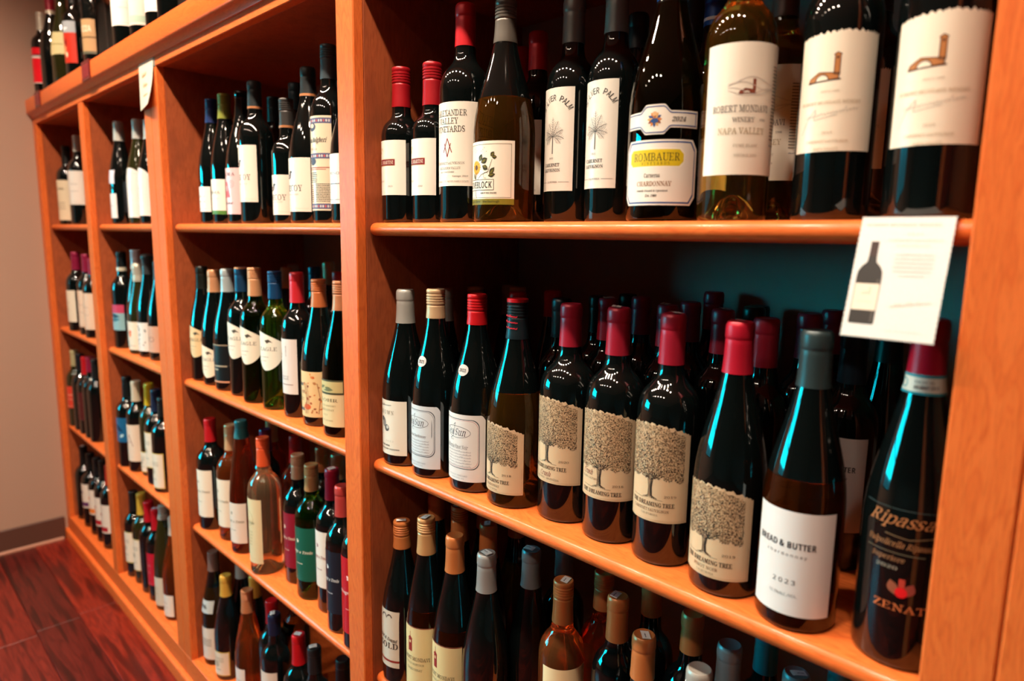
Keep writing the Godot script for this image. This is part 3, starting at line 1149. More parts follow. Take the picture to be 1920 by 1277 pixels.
		"eight":
			col = "d8ccbe"
			rect(D, "c8963c", -w, -hh, -w * 0.55, hh)
			small_print(D, "8a7a6c", -w * 0.4, w * 0.7, hh * 0.3, 4, 6, 5)
			var E := {}
			var m2 := mid + hh / 1000.0 + 0.062
			var c := part("collar_label", label_mesh(radius, m2, 34, level(-18), level(18)), paper("ccd4d0"), t)
			words(E, "2a3638", "8%", 2, 0, 26, 11, "Droid Sans", true)
			print_on(E, c, m2, radius)
		"yellowrim":
			col = "c8a84c"
			rect(D, "dccdb8", -w + 2.5, -hh + 2.5, w - 2.5, hh - 2.5)
			small_print(D, "a0947e", -w * 0.5, w * 0.6, hh * 0.5, 3, 5, 31)
			disc(D, "b0a48e", 0, -hh * 0.05, 9, 9, 2)
			scrawl(D, "8a8070", -14, 16, -hh * 0.5, 5, 0.7, 33)
		"duo":
			col = "d4ccc6"
			scrawl(D, "8a8684", -16, 18, 0, 8, 0.8, 40)
			var c := part("collar_label", label_mesh(radius, mid + hh / 1000.0 + 0.052, w * 0.85, level(-21), level(21)), paper("cdc4cc"), t)
			c.set_meta("kind", "thing")
		"archlab":
			col = "d8d2cc"
			hi = func(u: float) -> float: return hh - 22.0 * u * u
			words(D, "a8a4a0", "BIANCO", 0, 10, 30, 4)
		"teal":
			col = "7fa4aa"
			rect(D, "b03a5a", -w, hh * 0.35, w, hh)
			leaf_figure(D, "1c3c50", -20, hh * 0.2, 44, 7, -0.12)
			leaf_figure(D, "356a7a", -26, -hh * 0.25, 52, 6, 0.1)
		"floralbw":
			col = "d8d0c8"
			for i in 14:
				leaf_figure(D, "3a3a3a" if i % 2 else "8a8680", rng.randf_range(-w * 0.8, w * 0.7), rng.randf_range(-hh * 0.8, hh * 0.7), rng.randf_range(7, 14), rng.randf_range(1.5, 3.6), rng.randf_range(0, TAU), 1.0 + 0.05 * i)
		"orangefig":
			col = "dccab4"
			leaf_figure(D, "e07038", -2, -6, 26, 7, 1.6)
			leaf_figure(D, "d85a30", -10, 10, 18, 4, 0.3, 2.4)
			scrawl(D, "9a8a78", -20, 20, -hh * 0.7, 3, 0.6, 44)
		"specs":
			col = "c4957c"
			stroke(D, "3a2c28", ring_pts(-8, 0, 9, 7, 18), 1.2)
			stroke(D, "3a2c28", ring_pts(14, 0, 9, 7, 18), 1.2)
			stroke(D, "3a2c28", PackedVector2Array([Vector2(1, 2), Vector2(5, 2)]), 1.2)
		"blue":
			col = "12567e"
			leaf_figure(D, "0c2c4a", -20, hh * 0.5, 48, 8, -0.6)
			leaf_figure(D, "5a98b0", -24, hh * 0.7, 42, 4, -1.2, 2.4)
			leaf_figure(D, "a8c4c4", 6, -hh * 0.6, 20, 5, 0.6, 2.6)
		"amark":
			col = "d9c3ae"
			stroke(D, "8a4a40", PackedVector2Array([Vector2(-14, -10), Vector2(-2, 30), Vector2(12, -10)]), 2.2)
			stroke(D, "8a4a40", PackedVector2Array([Vector2(-9, 4), Vector2(7, 4)]), 1.4)
		"script":
			col = "d4c4a8"
			scrawl(D, "5a4a3c", -30, 24, hh * 0.55, 12, 1.2, 50)
			small_print(D, "a0927c", -24, 20, -hh * 0.1, 4, 8, 51)
		"foot":
			col = "d6ccc0"
			rect(D, a[1], -w * 0.75, -hh + 6, w * 0.75, -hh + 24)
			disc(D, a[1], 0, hh * 0.3, 6, 7, 2)
		"redband":
			col = "e80f22"
			rect(D, "d8ccc8", -w, hh * 0.42, w, hh * 0.55)
			rect(D, "3a1418", -w, hh * 0.55, w, hh * 0.62, 2)
			rect(D, "e0d8d0", -w, -hh, w, -hh + 3)
		"cloud":
			col = a[1]
			hi = ragged(5, hh - 3.0, 5.0)
			lo = ragged(6, -hh + 3.0, 6.0)
			cols = 50
			rect(D, "a89a68", -w * 0.8, -6, w * 0.8, -1)
		"pic":
			col = "b8301f"
			rect(D, "9aa0a6", -w, hh * 0.45, w, hh)
			leaf_figure(D, "d8dce0", -14, hh * 0.62, 28, 5, 0.1, 2.2)
			leaf_figure(D, "e89060", -12, -hh * 0.65, 46, 9, 1.3, 1.5)
			leaf_figure(D, "7a1c14", 0, -hh * 0.3, 34, 5, 1.5, 2.4)
			disc(D, "e8d0b0", 4, -hh * 0.6, 5, 9, 2.6)
		"kraft":
			col = "a98a62"
			words(D, "d8c8b0", "PIZZA", 4, hh * 0.45, 46, 18, "Droid Sans", true)
			rect(D, "6a5438", -w, -hh * 0.1, w, 0)
			rect(D, "5a5a4a", -w, -hh, w, -hh + 8)
		"strip":
			col = "e0dad2"
			rect(D, "d04430", -w, -hh * 0.35, w, -hh * 0.05)
			scrawl(D, "5a5450", -14, 14, hh * 0.5, 8, 1.2, 61)
		"ripassa":
			pass
		_:
			col = a[1]
			words(D, a[2], "VINO", 2, hh * 0.22, 28, 5)
			scrawl(D, a[2], -16, 18, -hh * 0.2, 2.6, 0.5, 70 + int(hh))
			rect(D, a[2], -w * 0.6, -hh + 7, w * 0.6, -hh + 7.6, 2)
	if kind == "ripassa":
		# printed on the bare glass
		words(D, "a86a40", "Ripassa", 2, 51, 54, 16, "Droid Serif", false, 0.5)
		stroke(D, "8a6a4c", PackedVector2Array([Vector2(-10, 38), Vector2(10, 36), Vector2(34, 41)]), 0.6)
		words(D, "a06a44", "Valpolicella Ripasso", 2, 29, 56, 8, "Droid Serif", false, 0.35)
		rect(D, "7a6a54", -26, 21, 24, 21.5, 2)
		words(D, "9a6a48", "Superiore", -6, 15, 28, 7, "Droid Serif", false, 0.3)
		words(D, "a09080", "2020", -6, 7, 18, 3.2)
		words(D, "c86a3c", "ZENATO", 12, -30, 52, 7)
		disc(D, "d8161c", 8, -15, 5, 5, 2.4)
		leaf_figure(D, "8a4a34", 3, -18, 14, 4.5, 1.9, 1.4)
		leaf_figure(D, "8a3a30", 12, -18, 14, 4.5, 1.2, 1.6)
		rect(D, "b03a2c", 5.5, -10, 10.5, -2, 2)
		rect(D, "4c5a5a", -34, 62, 34, 62.4, 1)
		print_on(D, t, 0.092, radius)
		return
	var p := part("label", label_mesh(radius, mid, w, lo, hi, cols), paper(col), t)
	print_on(D, p, mid, radius)


func small_rows(k: int) -> PackedFloat32Array:
	var r := RandomNumberGenerator.new()
	r.seed = 77
	var out := PackedFloat32Array()
	for i in k:
		out.append(r.randf_range(7.5, 10.5))
	return out

# ------------------------------------------------------------------ bottles


# outer outline (radius, height) of the glass from foot to lip; h is the full height, r the body radius
func bottle_outline(kind: String, h: float, r: float) -> PackedVector2Array:
	var s := h / 0.30
	var p := PackedVector2Array()
	var add := func(list: Array, from: float, to: float) -> void:
		for q in list:
			# radii run from the neck (14 mm) to the body
			var t: float = q[0]
			p.append(Vector2(lerpf(0.0150, r, t), lerpf(from, to, q[1])))
	p.append_array([Vector2(r * 0.80, 0.0), Vector2(r * 0.90, 0.0006), Vector2(r * 0.97, 0.0026), Vector2(r, 0.0065)])
	match kind:
		"bord", "half":
			add.call([[1.0, 0.0], [0.985, 0.12], [0.93, 0.27], [0.83, 0.41], [0.68, 0.53], [0.50, 0.625], [0.33, 0.70], [0.19, 0.775], [0.09, 0.86], [0.02, 1.0]], (0.180 if kind == "bord" else 0.168) * s, (0.234 if kind == "bord" else 0.214) * s)
		"champ":
			add.call([[1.0, 0.0], [0.97, 0.12], [0.90, 0.25], [0.78, 0.40], [0.62, 0.55], [0.44, 0.70], [0.26, 0.84], [0.10, 1.0]], 0.105 * s, 0.262 * s)
		"hock":
			add.call([[1.0, 0.0], [0.96, 0.13], [0.87, 0.27], [0.73, 0.42], [0.57, 0.57], [0.38, 0.72], [0.20, 0.86], [0.04, 1.0]], 0.115 * s, 0.272 * s)
		_:
			add.call([[1.0, 0.0], [0.985, 0.08], [0.94, 0.18], [0.86, 0.29], [0.75, 0.40], [0.61, 0.515], [0.46, 0.63], [0.31, 0.74], [0.18, 0.85], [0.03, 1.0]], 0.122 * s, 0.246 * s)
	p.append_array([Vector2(0.0132, h - 0.0185), Vector2(0.0141, h - 0.0172), Vector2(0.0143, h - 0.006), Vector2(0.0137, h - 0.0012), Vector2(0.0126, h)])
	return p


func outline_radius(p: PackedVector2Array, y: float) -> float:
	for i in p.size() - 1:
		if y <= p[i + 1].y:
			return lerpf(p[i].x, p[i + 1].x, clampf((y - p[i].y) / maxf(p[i + 1].y - p[i].y, 1e-6), 0.0, 1.0))
	return p[p.size() - 1].x


# the part of an outline between two heights
func outline_between(p: PackedVector2Array, a: float, b: float) -> PackedVector2Array:
	var out := PackedVector2Array()
	out.append(Vector2(outline_radius(p, a), a))
	for q in p:
		if q.y > a + 1e-5 and q.y < b - 1e-5:
			out.append(q)
	out.append(Vector2(outline_radius(p, b), b))
	return out


const WINE := {
	"olive": [Color(0.62, 0.42, 0.14), 0.56], "oliveb": [Color(0.13, 0.12, 0.045), 0.80], "olive2": [Color(0.36, 0.27, 0.10), 0.72], "olived": [Color(0.46, 0.38, 0.22), 0.70],
	"ambr": [Color(0.50, 0.25, 0.07), 0.52], "gold": [Color(0.92, 0.70, 0.30), 0.97], "goldd": [Color(0.72, 0.58, 0.20), 0.97],
	"rose": [Color(0.98, 0.62, 0.36), 0.97], "rosed": [Color(0.72, 0.30, 0.16), 0.97], "rosea": [Color(0.88, 0.48, 0.22), 0.97], "clear": [Color(0.98, 0.82, 0.64), 0.97],
	"green": [Color(0.52, 0.80, 0.22), 0.97], "greend": [Color(0.22, 0.36, 0.08), 0.97], "green2": [Color(0.30, 0.58, 0.14), 0.97],
}


func dark_glass(key: String) -> StandardMaterial3D:
	if key == "olivedk":
		return mat("olive_glass", Color(0.13, 0.13, 0.05), 0.05, 0.0, 0.6)
	return mat("black_glass", Color(0.028, 0.045, 0.044), 0.045, 0.0, 0.62)


func punt(r: float, deep := 0.03) -> PackedVector2Array:
	return PackedVector2Array([Vector2(0, deep), Vector2(r * 0.14, deep * 0.95), Vector2(r * 0.30, deep * 0.74), Vector2(r * 0.46, deep * 0.42), Vector2(r * 0.62, deep * 0.16), Vector2(r * 0.74, 0.0012)])


func glass_mesh(kind: String, h: float, r: float, a: float, b: float, near: bool) -> ArrayMesh:
	var key := "g%s %.3f %.4f %.3f %.3f" % [kind, h, r, a, b]
	if not meshes.has(key):
		var o := bottle_outline(kind, h, r)
		var p := PackedVector2Array()
		if a <= 0.0:
			p = punt(r)
			p.append_array(outline_between(o, 0.0, b))
		else:
			p.append(Vector2(0, a))
			p.append_array(outline_between(o, a, b))
		p.append(Vector2(0, b))
		meshes[key] = lathe(p, 64 if near else 36)
	return meshes[key]


func capsule_mesh(kind: String, style: String, h: float, r: float, y0: float, near: bool) -> ArrayMesh:
	var key := "c%s %s %.3f %.4f %.3f" % [kind, style, h, r, y0]
	if meshes.has(key):
		return meshes[key]
	var o := bottle_outline(kind, h, r)
	var e := 0.0008
	var p := PackedVector2Array()
	p.append(Vector2(outline_radius(o, y0) - 0.0005, y0))
	p.append(Vector2(outline_radius(o, y0) + e, y0))
	if style.begins_with("screw"):
		var rr := 0.0149
		var low := h - 0.024
		for i in 4:
			var y := lerpf(y0 + 0.002, low - 0.004, i / 3.0)
			p.append(Vector2(maxf(outline_radius(o, y) + e, lerpf(outline_radius(o, y0) + e, rr, smoothstep(0.0, 0.6, i / 3.0))), y))
		var y := low - 0.002
		p.append_array([Vector2(rr, y), Vector2(rr - 0.0007, y + 0.0006), Vector2(rr - 0.0007, y + 0.0014), Vector2(rr + 0.0002, y + 0.002)])
		for i in 4:
			var yy := low + 0.0012 + i * 0.0042
			p.append_array([Vector2(rr + 0.0004, yy), Vector2(rr + 0.0004, yy + 0.0022), Vector2(rr - 0.0006, yy + 0.0029), Vector2(rr - 0.0006, yy + 0.0036)])
		p.append_array([Vector2(rr + 0.0003, h - 0.0052), Vector2(rr + 0.0003, h - 0.0012), Vector2(rr - 0.0008, h + 0.0006), Vector2(rr - 0.0026, h + 0.0008), Vector2(rr - 0.0034, h + 0.0003), Vector2(0, h + 0.0003)])
	elif style.begins_with("foil"):
		for i in 6:
			var y := lerpf(y0 + 0.004, h - 0.03, i / 5.0)
			p.append(Vector2(outline_radius(o, y) + 0.0014 + 0.0005 * (i % 2), y))
		p.append_array([Vector2(0.0172, h - 0.026), Vector2(0.0166, h - 0.021), Vector2(0.0178, h - 0.016), Vector2(0.0185, h - 0.006), Vector2(0.0165, h + 0.001), Vector2(0.0095, h + 0.0045), Vector2(0, h + 0.0055)])
	else:
		# a smooth taper up to a slight groove, then the rounded lip
		var foot := outline_radius(o, y0) + e
		var lip := 0.0152
		for i in 7:
			var t := (i + 1) / 7.0
			var y := lerpf(y0, h - 0.0195, t)
			p.append(Vector2(maxf(lerpf(foot, lip - 0.0003, sqrt(t)), outline_radius(o, y) + e), y))
		p.append_array([Vector2(lip - 0.0006, h - 0.0185), Vector2(lip + 0.0001, h - 0.0172), Vector2(lip + 0.0003, h - 0.015), Vector2(lip + 0.0002, h - 0.0045), Vector2(lip - 0.0006, h - 0.0012), Vector2(lip - 0.002, h + 0.0006), Vector2(0.0118, h + 0.0004), Vector2(0.0108, h), Vector2(0, h)])
	meshes[key] = lathe(p, 56 if near else 32, 50.0)
	return meshes[key]


func sticker_mesh() -> ArrayMesh:
	if not meshes.has("sticker"):
		var v := PackedVector3Array()
		var n := PackedVector3Array()
		var k := 6
		for i in k:
			var p := []
			for j in 2:
				var t := float(i + j) / k
				var x := lerpf(-0.0085, 0.0085, t)
				p.append(Vector2(x, 0.0012 - 18.0 * maxf(0.0, x - 0.001) * maxf(0.0, x - 0.001) + 6.0 * maxf(0.0, -x - 0.003) * maxf(0.0, -x - 0.003)))
			for e in [[0.00025, 1.0], [0.0, -1.0]]:
				quad(v, n, Vector3(p[0].x, p[0].y + e[0], -0.0055), Vector3(p[1].x, p[1].y + e[0], -0.0055), Vector3(p[1].x, p[1].y + e[0], 0.0055), Vector3(p[0].x, p[0].y + e[0], 0.0055), Vector3(0, e[1], 0))
		meshes["sticker"] = commit(v, n)
	return meshes["sticker"]


func bottle(kind: String, shelf: int, x: float, z: float, h: float, r: float, glass: String, cap: String, cap_y: float, style: String, y0: float, y1: float, turn: float, half: float, sticker: int, neck: String, words_: String, group: String) -> void:
	var t := thing("wine_bottle", words_, "bottle", Vector3(x, SHELF_Y[shelf], z), deg_to_rad(turn), group)
	var near := x > -1.0 and z > -0.8
	h = snappedf(h, 0.002)
	r = snappedf(r, 0.0005)
	var o := bottle_outline(kind, h, r)
	var radius := func(y: float) -> float: return outline_radius(o, y)
	var c := cap.split(":")
	while outline_radius(o, cap_y) > 0.0162 and cap_y < h - 0.045:
		cap_y += 0.001
	cap_y = snappedf(cap_y, 0.002)
	var top := h - 0.0004
	if WINE.has(glass):
		var w: Array = WINE[glass]
		var m := clear_glass("wine_" + glass, w[0], 0.05 if glass.begins_with("rose") or glass == "clear" else 0.012 if w[1] > 0.9 else 0.045)
		if w[1] > 0.9:
			part("glass_body", glass_mesh(kind, h, r, 0.0, top, near), m, t)
		else:
			var fill_y: float = snappedf(h * w[1], 0.002)
			part("filled_glass", glass_mesh(kind, h, r, 0.0, fill_y, near), m, t)
			part("glass_shoulder", glass_mesh(kind, h, r, fill_y + 0.0004, top, near), dark_glass(glass), t)
	else:
		part("glass_body", glass_mesh(kind, h, r, 0.0, top, near), dark_glass(glass), t)
	if c[0] != "none":
		var y := cap_y
		if c[0] == "screwb" and shelf != 3:
			y = h - 0.046
		var k := part("capsule", capsule_mesh(kind, c[0], h, r, y, near), foil(c[1]), t)
		if c[0] in ["corkc", "screwc", "corkw", "corkt"]:
			# a ring of another colour at the foot of the capsule, or round its lip
			var at := y + 0.001 if c[0] != "corkt" else h - 0.004
			var q := outline_between(o, at, at + (0.0045 if c[0] != "corkw" else 0.012))
			var p := PackedVector2Array()
			p.append(Vector2(q[0].x, at))
			for g in q:
				p.append(Vector2(g.x + 0.0013, g.y))
			p.append(Vector2(q[q.size() - 1].x, q[q.size() - 1].y))
			part("capsule_ring", lathe(p, 36), foil({"corkw": "c9c0aa", "corkt": "c08a60"}.get(c[0], "b5764a")), k)
		if c[0] == "screwk":
			var p := PackedVector2Array([Vector2(0.0, h - 0.003), Vector2(0.0156, h - 0.003), Vector2(0.0156, h + 0.0016), Vector2(0.0145, h + 0.0022), Vector2(0, h + 0.0022)])
			part("red_cap_top", lathe(p, 48), foil("b0141e"), k)
			var D := {}
			for i in 3:
				scrawl(D, "c02438", -11, 13, 14.0 - 8.5 * i, 4.0, 0.7, 90 + i, -2.0)
			var rad := func(yy: float) -> float: return maxf(outline_radius(o, yy) + 0.0008, 0.0158)
			print_on(D, k, h - 0.036, rad)
		if sticker:
			var s := part("price_sticker", sticker_mesh(), paper("dcdcdc"), t, Vector3(0.003 * sin(x * 40.0), h + 0.0012, 0.002))
			s.rotation = Vector3(0.1, x * 9.0, 0.08)
			var D := {}
			small_print(D, "5a5c64", -5.0, 4.5, 1.6, 1, 3.6, 7 + int(absf(x) * 100.0))
			for key: String in D:
				var v := PackedVector3Array()
				var n := PackedVector3Array()
				for p in D[key]:
					v.append(Vector3(p.x / 1000.0 - 0.001, 0.00175 - 0.0005 * maxf(0.0, p.x / 5.0), -p.y / 1000.0))
					n.append(Vector3.UP)
				part("lettering", commit(v, n), ink_mat(key.substr(1)), s)
	if style:
		if kind in ["bord", "half"]:
			y1 = minf(y1, (0.180 if kind == "bord" else 0.168) * h / 0.30)
		label(t, style, y0, y1, radius, r, half)
	match neck:
		"o":
			var m := h * 0.625
			var hw := 10.5
			var p := part("vintage_seal", label_mesh(radius, m, hw, func(u: float) -> float: return -8.6 * sqrt(maxf(0.0, 1.0 - u * u)), func(u: float) -> float: return 8.6 * sqrt(maxf(0.0, 1.0 - u * u)), 20), paper("e2ddd8"), t)
			var D := {}
			words(D, "4a3c40", "2021", 0, 0, 13, 5, "Droid Serif", true)
			print_on(D, p, m, radius)
		"strip":
			var m := cap_y - 0.006
			var D := {}
			var p := part("tax_strip", label_mesh(func(y: float) -> float: return outline_radius(o, y) + 0.0006, m, 46, level(-9), level(9), 40), paper("d6d6cc"), t)
			rect(D, "2a8a9a", -46, 6.5, 46, 9)
			rect(D, "2a8a9a", -46, -9, 46, -6.8)
			stroke(D, "4aa0aa", ring_pts(-16, 0, 4, 4, 14), 1.2)
			words(D, "4a4a50", "DOCG", 3, 2.4, 15, 2.4, "Droid Sans")
			words(D, "4a4a50", "AA 0907 2511", 5, -2.4, 20, 3.0, "Droid Sans", true)
			print_on(D, p, m, func(y: float) -> float: return outline_radius(o, y) + 0.0006)
		"w":
			var m := cap_y + 0.008
			part("white_band", label_mesh(func(y: float) -> float: return outline_radius(o, y) + 0.0009, m, 44, level(-2), level(2), 40), paper("d8dce0"), t)

# ------------------------------------------------------------------ the room


func csg_box(parent: Node, called: String, lo: Vector3, hi: Vector3, cut := false) -> CSGBox3D:
	var b := CSGBox3D.new()
	b.name = called
	b.size = hi - lo
	b.position = (lo + hi) / 2.0
	if cut:
		b.operation = CSGShape3D.OPERATION_SUBTRACTION
	parent.add_child(b, true)
	return b


func room() -> void:
	var tan_paint := mat("tan_wall_paint", Color(0.66, 0.53, 0.455), 0.75)
	var stipple := noise_tex(0.08, 21, [[0.0, Color(0.45, 0.45, 0.45)], [1.0, Color(0.55, 0.55, 0.55)]], 256, 0.0, 3)
	tan_paint.heightmap_enabled = true
	tan_paint.heightmap_texture = stipple
	tan_paint.heightmap_scale = 0.08
	tan_paint.uv1_triplanar = true
	tan_paint.uv1_world_triplanar = true
	tan_paint.uv1_scale = Vector3(4, 4, 4)
	var grey_paint := mat("grey_wall_paint", Color(0.62, 0.60, 0.57), 0.8)
	var cool_paint := mat("cool_wall_paint", Color(0.30, 0.29, 0.28), 0.8)
	var white_paint := mat("ceiling_paint", Color(0.78, 0.75, 0.70), 0.85)
	# walls with thickness; the side wall has a shop window
	struct("wall_back", block(Vector3(WALL_X - 0.12, FLOOR - 0.1, BACK - 0.12), Vector3(ROOM_X + 0.12, CEIL + 0.1, BACK), 0.0005), grey_paint)
	var left := CSGCombiner3D.new()
	left.name = "wall_left"
	left.material_override = tan_paint
	left.set_meta("kind", "structure")
	add_child(left)
	csg_box(left, "wall_body", Vector3(WALL_X - 0.12, FLOOR - 0.1, BACK), Vector3(WALL_X, CEIL + 0.1, ROOM_Z))
	csg_box(left, "window_opening", Vector3(WALL_X - 0.3, WIN_LO.y, WIN_LO.x), Vector3(WALL_X + 0.2, WIN_HI.y, WIN_HI.x), true)
	struct("wall_right", block(Vector3(ROOM_X, FLOOR - 0.1, BACK), Vector3(ROOM_X + 0.12, CEIL + 0.1, ROOM_Z), 0.0005), cool_paint)
	struct("wall_front", block(Vector3(WALL_X - 0.12, FLOOR - 0.1, ROOM_Z), Vector3(ROOM_X + 0.12, CEIL + 0.1, ROOM_Z + 0.12), 0.0005), cool_paint)
	struct("ceiling", block(Vector3(WALL_X, CEIL, BACK), Vector3(ROOM_X, CEIL + 0.1, ROOM_Z), 0.0005), white_paint)
	# the window: frame, mullion and two panes
	var frame_m := mat("dark_bronze_frame", Color(0.12, 0.11, 0.10), 0.4, 0.3)
	var win := Node3D.new()
	win.name = "window_1"
	win.set_meta("kind", "structure")
	add_child(win)
	var wx := WALL_X - 0.06
	for z in [WIN_LO.x, (WIN_LO.x + WIN_HI.x) / 2.0 - 0.02, WIN_HI.x - 0.04]:
		part("window_frame", block(Vector3(wx - 0.03, WIN_LO.y + 0.04, z), Vector3(wx + 0.03, WIN_HI.y - 0.04, z + 0.04), 0.003), frame_m, win)
	for y in [WIN_LO.y, 0.20, WIN_HI.y - 0.04]:
		part("window_frame", block(Vector3(wx - 0.03, y, WIN_LO.x), Vector3(wx + 0.03, y + 0.04, WIN_HI.x), 0.003), frame_m, win)
	var pane := mat("window_glass", Color(1, 1, 1, 0.05), 0.0)
	pane.transparency = BaseMaterial3D.TRANSPARENCY_ALPHA
	for k in 2:
		var za: float = lerpf(WIN_LO.x, WIN_HI.x, k / 2.0) + 0.03
		part("pane", block(Vector3(wx - 0.003, WIN_LO.y + 0.03, za), Vector3(wx + 0.003, WIN_HI.y - 0.03, za + (WIN_HI.x - WIN_LO.x) / 2.0 - 0.06), 0.0005), pane, win)
	# baseboard on the side wall, with a thin sealant bead at its foot
	struct("baseboard_left", block(Vector3(WALL_X, FLOOR + 0.004, FRONT + 0.012), Vector3(WALL_X + 0.010, FLOOR + 0.1, ROOM_Z), 0.003), mat("brown_baseboard", Color(0.33, 0.20, 0.155), 0.55))
	struct("trim_1", extrude_z(PackedVector2Array([Vector2(0.010, 0), Vector2(0.018, 0), Vector2(0.0165, 0.005), Vector2(0.010, 0.011)]), Vector3(WALL_X, FLOOR, FRONT + 0.02), ROOM_Z), mat("pale_floor_bead", Color(0.62, 0.42, 0.33), 0.5))
	floor_planks()


const WIN_LO := Vector2(0.45, -0.50)  # (z, y) corners of the window opening
const WIN_HI := Vector2(2.0, 0.56)


func extrude_z(outline: PackedVector2Array, at: Vector3, z1: float) -> ArrayMesh:
	var v := PackedVector3Array()
	var n := PackedVector3Array()
	for i in outline.size():
		var p := outline[i]
		var q := outline[(i + 1) % outline.size()]
		var out := Vector3(q.y - p.y, p.x - q.x, 0)
		quad(v, n, at + Vector3(p.x, p.y, 0), at + Vector3(q.x, q.y, 0), Vector3(at.x + q.x, at.y + q.y, z1), Vector3(at.x + p.x, at.y + p.y, z1), out)
	return commit(v, n)


func floor_planks() -> void:
	var bed := struct("floor", block(Vector3(WALL_X - 0.12, FLOOR - 0.1, BACK), Vector3(ROOM_X + 0.12, FLOOR - 0.012, ROOM_Z), 0.0005), mat("floor_bed", Color(0.10, 0.05, 0.04), 0.9))
	# dark red hardwood with strong figure; each board a piece of its own
	var figure := noise_tex(0.011, 31, [[0.0, Color(0.46, 0.34, 0.31)], [0.30, Color(0.60, 0.44, 0.40)], [0.45, Color(0.80, 0.66, 0.60)], [0.58, Color(0.95, 0.90, 0.86)], [0.68, Color(0.72, 0.56, 0.52)], [0.8, Color(1.0, 0.97, 0.92)], [1.0, Color(0.66, 0.5, 0.46)]], 512, 16.0, 4)
	var tones := []
	for c in [Color(0.47, 0.125, 0.08), Color(0.40, 0.095, 0.07), Color(0.52, 0.15, 0.09), Color(0.36, 0.09, 0.07), Color(0.44, 0.12, 0.085)]:
		var m := mat("plank_%d" % tones.size(), c, 0.34, 0.0, 0.5)
		m.albedo_texture = figure
		m.uv1_triplanar = true
		m.uv1_world_triplanar = true
		m.uv1_scale = Vector3(0.36, 4.6, 4.6)
		m.uv1_offset = Vector3(0.37 * tones.size(), 0.0, 0.21 * tones.size())
		tones.append(m)
	var r := RandomNumberGenerator.new()
	r.seed = 17
	var w := 0.127
	var z := FRONT + 0.0005
	while z < ROOM_Z - 0.01:
		var x := WALL_X + 0.001 - r.randf_range(0.0, 0.9)
		while x < ROOM_X:
			var l := r.randf_range(0.8, 1.5)
			var a := maxf(x, WALL_X + 0.001)
			var b := minf(x + l, ROOM_X - 0.001)
			if b - a > 0.05:
				part("plank", block(Vector3(a, FLOOR - 0.012, z), Vector3(b - 0.0008, FLOOR + r.randf_range(-0.0004, 0.0), minf(z + w, ROOM_Z) - 0.0008), 0.0012), tones[r.randi() % tones.size()], bed)
			x += l
		z += w


# a recessed downlight: housing, reflector cone, glowing lens, and the light it gives
func downlight(at: Vector3, energy: float, text: String, group: String) -> void:
	var t := thing("ceiling_downlight", text, "ceiling light", at, 0.0, group)
	part("trim_ring", lathe(PackedVector2Array([Vector2(0.052, -0.001), Vector2(0.062, -0.006), Vector2(0.078, -0.005), Vector2(0.082, 0.0), Vector2(0.052, 0.0)]), 32), mat("white_trim", Color(0.85, 0.84, 0.82), 0.5), t)
	var lens_m := mat("lamp_lens", Color(1.0, 0.9, 0.75), 0.4)
	lens_m.emission_enabled = true
	lens_m.emission = Color(1.0, 0.84, 0.66)
	lens_m.emission_energy_multiplier = 30.0
	part("lamp_lens", lathe(PackedVector2Array([Vector2(0.0, -0.006), Vector2(0.03, -0.0055), Vector2(0.05, -0.003), Vector2(0.052, -0.001)]), 32), lens_m, t)
	var l := SpotLight3D.new()
	l.name = "lamp_light"
	l.position = Vector3(0, -0.012, 0)
	l.rotation.x = -PI / 2
	l.light_color = Color(1.0, 0.91, 0.81)
	l.light_energy = energy
	l.light_size = 0.04
	l.spot_range = 9.0
	l.spot_attenuation = 2.0
	l.spot_angle = 68.0
	l.spot_angle_attenuation = 0.6
	l.shadow_enabled = true
	t.add_child(l)

# ------------------------------------------------------------------ the cabinet


